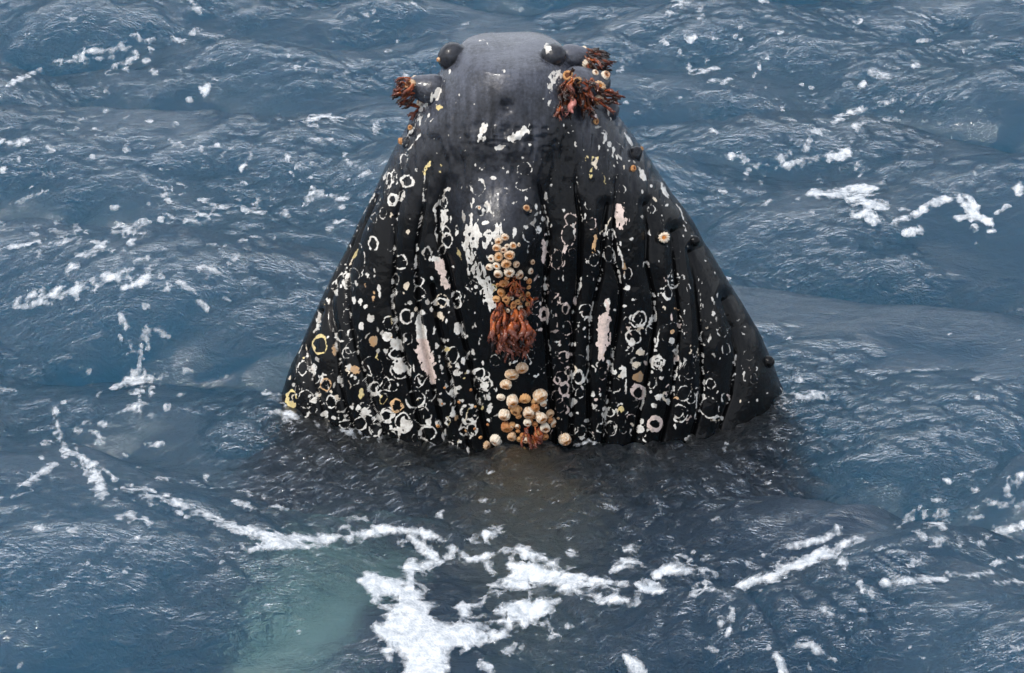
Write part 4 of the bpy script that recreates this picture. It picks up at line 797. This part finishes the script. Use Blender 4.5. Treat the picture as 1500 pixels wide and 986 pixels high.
crop(0, 0, C3, [[(15, 318, 6), (80, 282, 12), (145, 252, 8)], [(200, 230, 5), (300, 218, 7), (400, 210, 5)], [(290, 205, 6), (340, 185, 10), (400, 185, 9), (455, 158, 11)], [(430, 232, 12), (470, 220, 9), (515, 198, 4)], (410, 272, 18, 7), (555, 262, 9, 13), (530, 217, 9, 8), (450, 252, 11, 6), (740, 328, 23, 27, -.6), (778, 295, 13, 7, .3), (683, 363, 11, 9), (350, 478, 22, 9, .5), [(622, 517, 7), (645, 520, 9), (662, 534, 7)], (455, 535, 9, 13), (540, 436, 9, 6), (390, 400, 11, 6), (465, 424, 6, 4), [(685, 2, 10), (705, 25, 16), (718, 45, 7)], (720, 108, 14, 5), (690, 120, 8, 6), (1260, 70, 9, 9), (1325, 52, 6, 6), (1365, 85, 20, 7, -.3), (1435, 44, 5, 5), (1455, 24, 7, 5), (1395, 8, 6, 5), [(1255, 262, 7), (1270, 275, 8), (1298, 278, 4)], (1073, 243, 10, 6), (1147, 260, 10, 6), [(1045, 440, 8), (1100, 445, 6), (1130, 430, 12), (1185, 425, 16), (1228, 435, 12)], (1130, 462, 14, 8), [(1130, 502, 7), (1155, 510, 8), (1200, 505, 5)], (1355, 465, 16, 25, -.3), (1080, 600, 10, 17), [(1243, 560, 8), (1262, 590, 14), (1295, 605, 8)], (1100, 642, 16, 5), (1320, 625, 24, 10, -.4), (1050, 628, 8, 5), (878, 600, 15, 17), [(812, 562, 9), (838, 541, 6)], (870, 550, 5, 12), (900, 565, 5, 12, .4), (1038, 570, 6, 10), (175, 540, 14, 10), (100, 600, 8, 6), [(0, 520, 14), (60, 520, 14), (95, 512, 6)], (70, 580, 14, 6, -.4), (30, 615, 14, 6, -.4), (295, 435, 9, 6, -.6), [(230, 478, 4), (278, 466, 5)], [(40, 742, 6), (110, 712, 6), (170, 690, 4)], (520, 745, 18, 5, -.3), (970, 715, 15, 5), (930, 738, 12, 4), (430, 820, 40, 10), (455, 835, 20, 10), (240, 875, 36, 9), [(20, 898, 4), (110, 880, 12), (150, 872, 5)], [(280, 925, 8), (340, 910, 14), (382, 880, 12)], [(390, 910, 7), (430, 908, 9), (485, 912, 5)], (470, 880, 12, 16, .8), (130, 915, 20, 9), (262, 965, 25, 18), (530, 970, 18, 10), (755, 970, 30, 11), (785, 885, 20, 5), (1035, 775, 16, 6), (1235, 750, 12, 10), (1225, 800, 22, 5), [(600, 770, 5), (650, 795, 6), (700, 798, 6), (722, 780, 7), (700, 764, 5)], (1170, 762, 8, 6), (575, 790, 12, 7), [(830, 950, 5), (880, 905, 6)], (330, 568, 5, 4), (640, 450, 6, 4), (785, 527, 6, 4), (725, 540, 5, 7), (490, 127, 8, 4), (160, 352, 12, 6), (645, 257, 5, 4), (415, 748, 6, 5), (880, 870, 10, 4), (1130, 590, 8, 4), (930, 860, 14, 4), (10, 355, 12, 5), (180, 625, 18, 9), (1185, 828, 12, 5)])
crop(900, 0, C3, [(240, 10, 30, 12, -.2), (335, 2, 20, 5), (310, 55, 11, 28), (200, 48, 10, 8), (172, 150, 22, 9, .5), (272, 136, 12, 16, .3), (238, 192, 5, 7), (455, 96, 7, 6), [(265, 235, 8), (275, 262, 9), (330, 255, 6), (372, 245, 5)], (412, 290, 26, 9, -.4), (545, 205, 11, 9), (645, 165, 7, 8), (348, 300, 9, 4), (500, 272, 4, 6), (520, 240, 5, 7), (80, 404, 13, 4), (335, 220, 6, 8), (450, 135, 7, 4), (900, 303, 14, 13), [(925, 262, 8), (950, 275, 11), (1005, 276, 11)], (1080, 242, 13, 5), (1030, 247, 9, 7), (1117, 150, 12, 4), (1257, 187, 8, 4), [(955, 380, 8), (1030, 362, 3), (1105, 340, 3)], [(785, 438, 8), (840, 412, 16), (905, 393, 13)], (722, 480, 28, 13), (698, 525, 8, 20, .3), (640, 435, 20, 5), (610, 392, 7, 12), [(408, 565, 12), (470, 570, 12), (485, 585, 7)], (595, 578, 18, 18), (620, 565, 8, 16, .5), [(618, 602, 9), (680, 578, 11), (730, 572, 13)], (585, 610, 9, 6), (517, 598, 9, 14, .6), (540, 630, 6, 9), (658, 525, 7, 5), (860, 517, 9, 6), (875, 610, 6, 14), (887, 630, 7, 5), (737, 655, 13, 8), (725, 636, 7, 5), (395, 690, 11, 6), (543, 735, 18, 7, -.6), (650, 733, 12, 6), (1360, 832, 14, 7), (1460, 680, 22, 24), [(1375, 775, 3), (1420, 748, 4)], (1040, 758, 13, 4), (970, 655, 6, 4), (985, 665, 6, 4), (525, 660, 6, 5), (475, 640, 4, 4), (824, 610, 5, 4), (535, 10, 12, 4), (235, 348, 5, 3), (680, 308, 6, 5), (710, 318, 5, 4), (872, 222, 6, 4), (975, 205, 5, 5), (1170, 182, 7, 4), (55, 85, 5, 4), (25, 72, 4, 3), (5, 38, 7, 6), (1280, 360, 14, 4), (1010, 432, 24, 4), (665, 720, 7, 4)])
crop(900, 0, C3, [[(715, 700, 14), (790, 705, 18), (860, 695, 28), (930, 688, 20)], [(860, 720, 22), (920, 735, 18), (975, 742, 12)], [(860, 780, 12), (900, 765, 20), (940, 780, 9)], (935, 800, 18, 9)], 4)
crop(900, 0, C3, [[(1015, 808, 12), (1080, 782, 12), (1140, 738, 12), (1200, 718, 13), (1270, 718, 18), (1298, 745, 22)], [(1300, 745, 20), (1295, 785, 14), (1355, 806, 11)], [(1240, 792, 8), (1290, 790, 10)], (1305, 825, 12, 7)], 5)
crop(900, 0, C3, [[(1055, 845, 12), (1110, 828, 14)]], 5)
crop(900, 0, C3, [[(770, 568, 18), (810, 560, 22), (840, 552, 16)]], 6)
r1 = random.Random(5)
for q in range(260):                                # tiny flecks in drifting rows
    x, y = r1.uniform(-60, 1560), r1.uniform(-40, 1000)
    w_ = .35 + .65 * float(vnoise(np.array([x / 110]), np.array([y / 60]), 91)[0])
    if r1.random() < w_ ** 2.2 * 1.6: s_ = r1.uniform(.9, 2.3); fell(x, y, s_ * r1.uniform(1, 2.2), s_, 0, 1, r1.uniform(-.6, .3), .8)
BANDS = [([(0, 330), (80, 350), (160, 345), (230, 330)], 14, 26), ([(20, 450), (90, 430), (160, 405), (250, 385)], 12, 26), ([(90, 95), (160, 75), (280, 62)], 12, 16), ([(200, 250), (300, 300), (420, 305), (540, 270)], 16, 40),
 ([(100, 660), (150, 720), (230, 730), (330, 765)], 12, 40), ([(360, 795), (480, 800), (600, 790)], 10, 20), ([(700, 790), (850, 850), (1000, 875), (1120, 850), (1260, 800)], 16, 50), ([(390, 606), (440, 618), (560, 645), (700, 655)], 6, 22),
 ([(850, 650), (1000, 632), (1100, 600), (1165, 580)], 6, 14), ([(1250, 800), (1380, 760), (1500, 730)], 14, 22), ([(1080, 250), (1160, 230), (1260, 180)], 14, 18), ([(180, 480), (210, 560), (200, 640)], 18, 18)]
for pts, sp, n in BANDS:                            # froth trailing along the crests
    for q in range(n):
        i_ = r1.randrange(len(pts) - 1); t_ = r1.random(); a_, b_ = pts[i_], pts[i_ + 1]
        s_ = r1.choice((.9, 1.2, 1.6, 2.4, 3.4)); an = math.atan2(b_[1] - a_[1], b_[0] - a_[0])
        fell(a_[0] + (b_[0] - a_[0]) * t_ + r1.gauss(0, sp * .6), a_[1] + (b_[1] - a_[1]) * t_ + r1.gauss(0, sp * .5), s_ * r1.uniform(1.5, 4), s_, 0, 1, an + r1.gauss(0, .25), 1.6)
# mesh the foam where the field is positive, on the moving surface
UPS = 3
jj = np.arange((NY - 1) * UPS + 1) / UPS; ii = np.arange((NX - 1) * UPS + 1) / UPS
Gi, Gj = np.meshgrid(ii, jj)
FP = bil(near.astype(np.float64), Gi, Gj).astype(np.float32)
fx_, fy_ = project(FP.astype(np.float64))
val = bil(foam, fx_ - FX0, fy_ - FY0)
gq = fid[np.clip((fy_ - FY0 + .5).astype(int), 0, fh - 1), np.clip((fx_ - FX0 + .5).astype(int), 0, fw - 1)]
val = val + np.where(gq >= 4, 3.2, 0) * (val > -3) + np.where(gq >= 4, 2.4, 3.6) * fbm(FP[..., 0] * 16, FP[..., 1] * 9, 97, 4) * np.clip(1 + val / 4, .25, 1) - 2.2 * smooth(.12, .26, fbm(FP[..., 0] * 24, FP[..., 1] * 13, 99, 3))
val -= np.isin(fid[np.clip((fy_ - FY0 + .5).astype(int), 0, fh - 1), np.clip((fx_ - FX0 + .5).astype(int), 0, fw - 1)], (1, 2, 3)) * 4 * smooth(.13, .25, fbm(FP[..., 0] * 5 + .6 * fbm(FP[..., 0] * 9, FP[..., 1] * 9, 93), FP[..., 1] * 3.2, 92, 4))
val[(fx_ < FX0 + 4) | (fx_ > FX0 + fw - 6) | (fy_ < FY0 + 4) | (fy_ > FY0 + fh - 6)] = -20
gidv = fid[np.clip((fy_ - FY0 + .5).astype(int), 0, fh - 1), np.clip((fx_ - FX0 + .5).astype(int), 0, fw - 1)]
ncol = Gi.shape[1]
pos = val > -1.6
cellq = pos[:-1, :-1] | pos[1:, :-1] | pos[:-1, 1:] | pos[1:, 1:]
cj, ci = np.nonzero(cellq)
quad = np.stack([cj * ncol + ci, cj * ncol + ci + 1, (cj + 1) * ncol + ci + 1, (cj + 1) * ncol + ci], -1)
vf = val.ravel(); gf = gidv.ravel(); pf = FP.reshape(-1, 3)
cellg = gf[quad[np.arange(len(quad)), np.argmax(vf[quad], 1)]]
LAB = {0: ('sea_foam', 'small white foam flecks scattered over the blue water'), 1: ('foam_mass', 'largest white foam mass, full of holes, floating right before the whale'), 2: ('foam_line', 'curved white foam line left of the whale, leading into the big foam'),
       3: ('foam_bar', 'thick white foam bar on the wave crest at lower right'), 4: ('foam_patch', 'broad white foam patch on blue water right of the whale head'), 5: ('foam_patch', 'hooked white foam patch near the right edge of the photo'), 6: ('foam_patch', 'small rounded foam patch above the broad patch, right of the whale')}
for g, (nm, lab) in LAB.items():
    q = quad[cellg == g]
    if not len(q): continue
    idx, inv = np.unique(q, return_inverse=True); P3 = pf[idx].copy(); vv = vf[idx]
    lift = .004 + .008 * smooth(0, 14, vv) * (.55 + .9 * vnoise(P3[:, 0] * 22, P3[:, 1] * 22, 95))
    P3[:, 2] += np.where(vv > -1.6, lift, .002)
    me = make_mesh(nm, P3, inv.reshape(-1, 4)); attr(me, 'depth', np.clip(vv / 9 + .34, -1, 2.2))
    tag(link(nm, me, M_FOAM), lab, None, 'stuff')
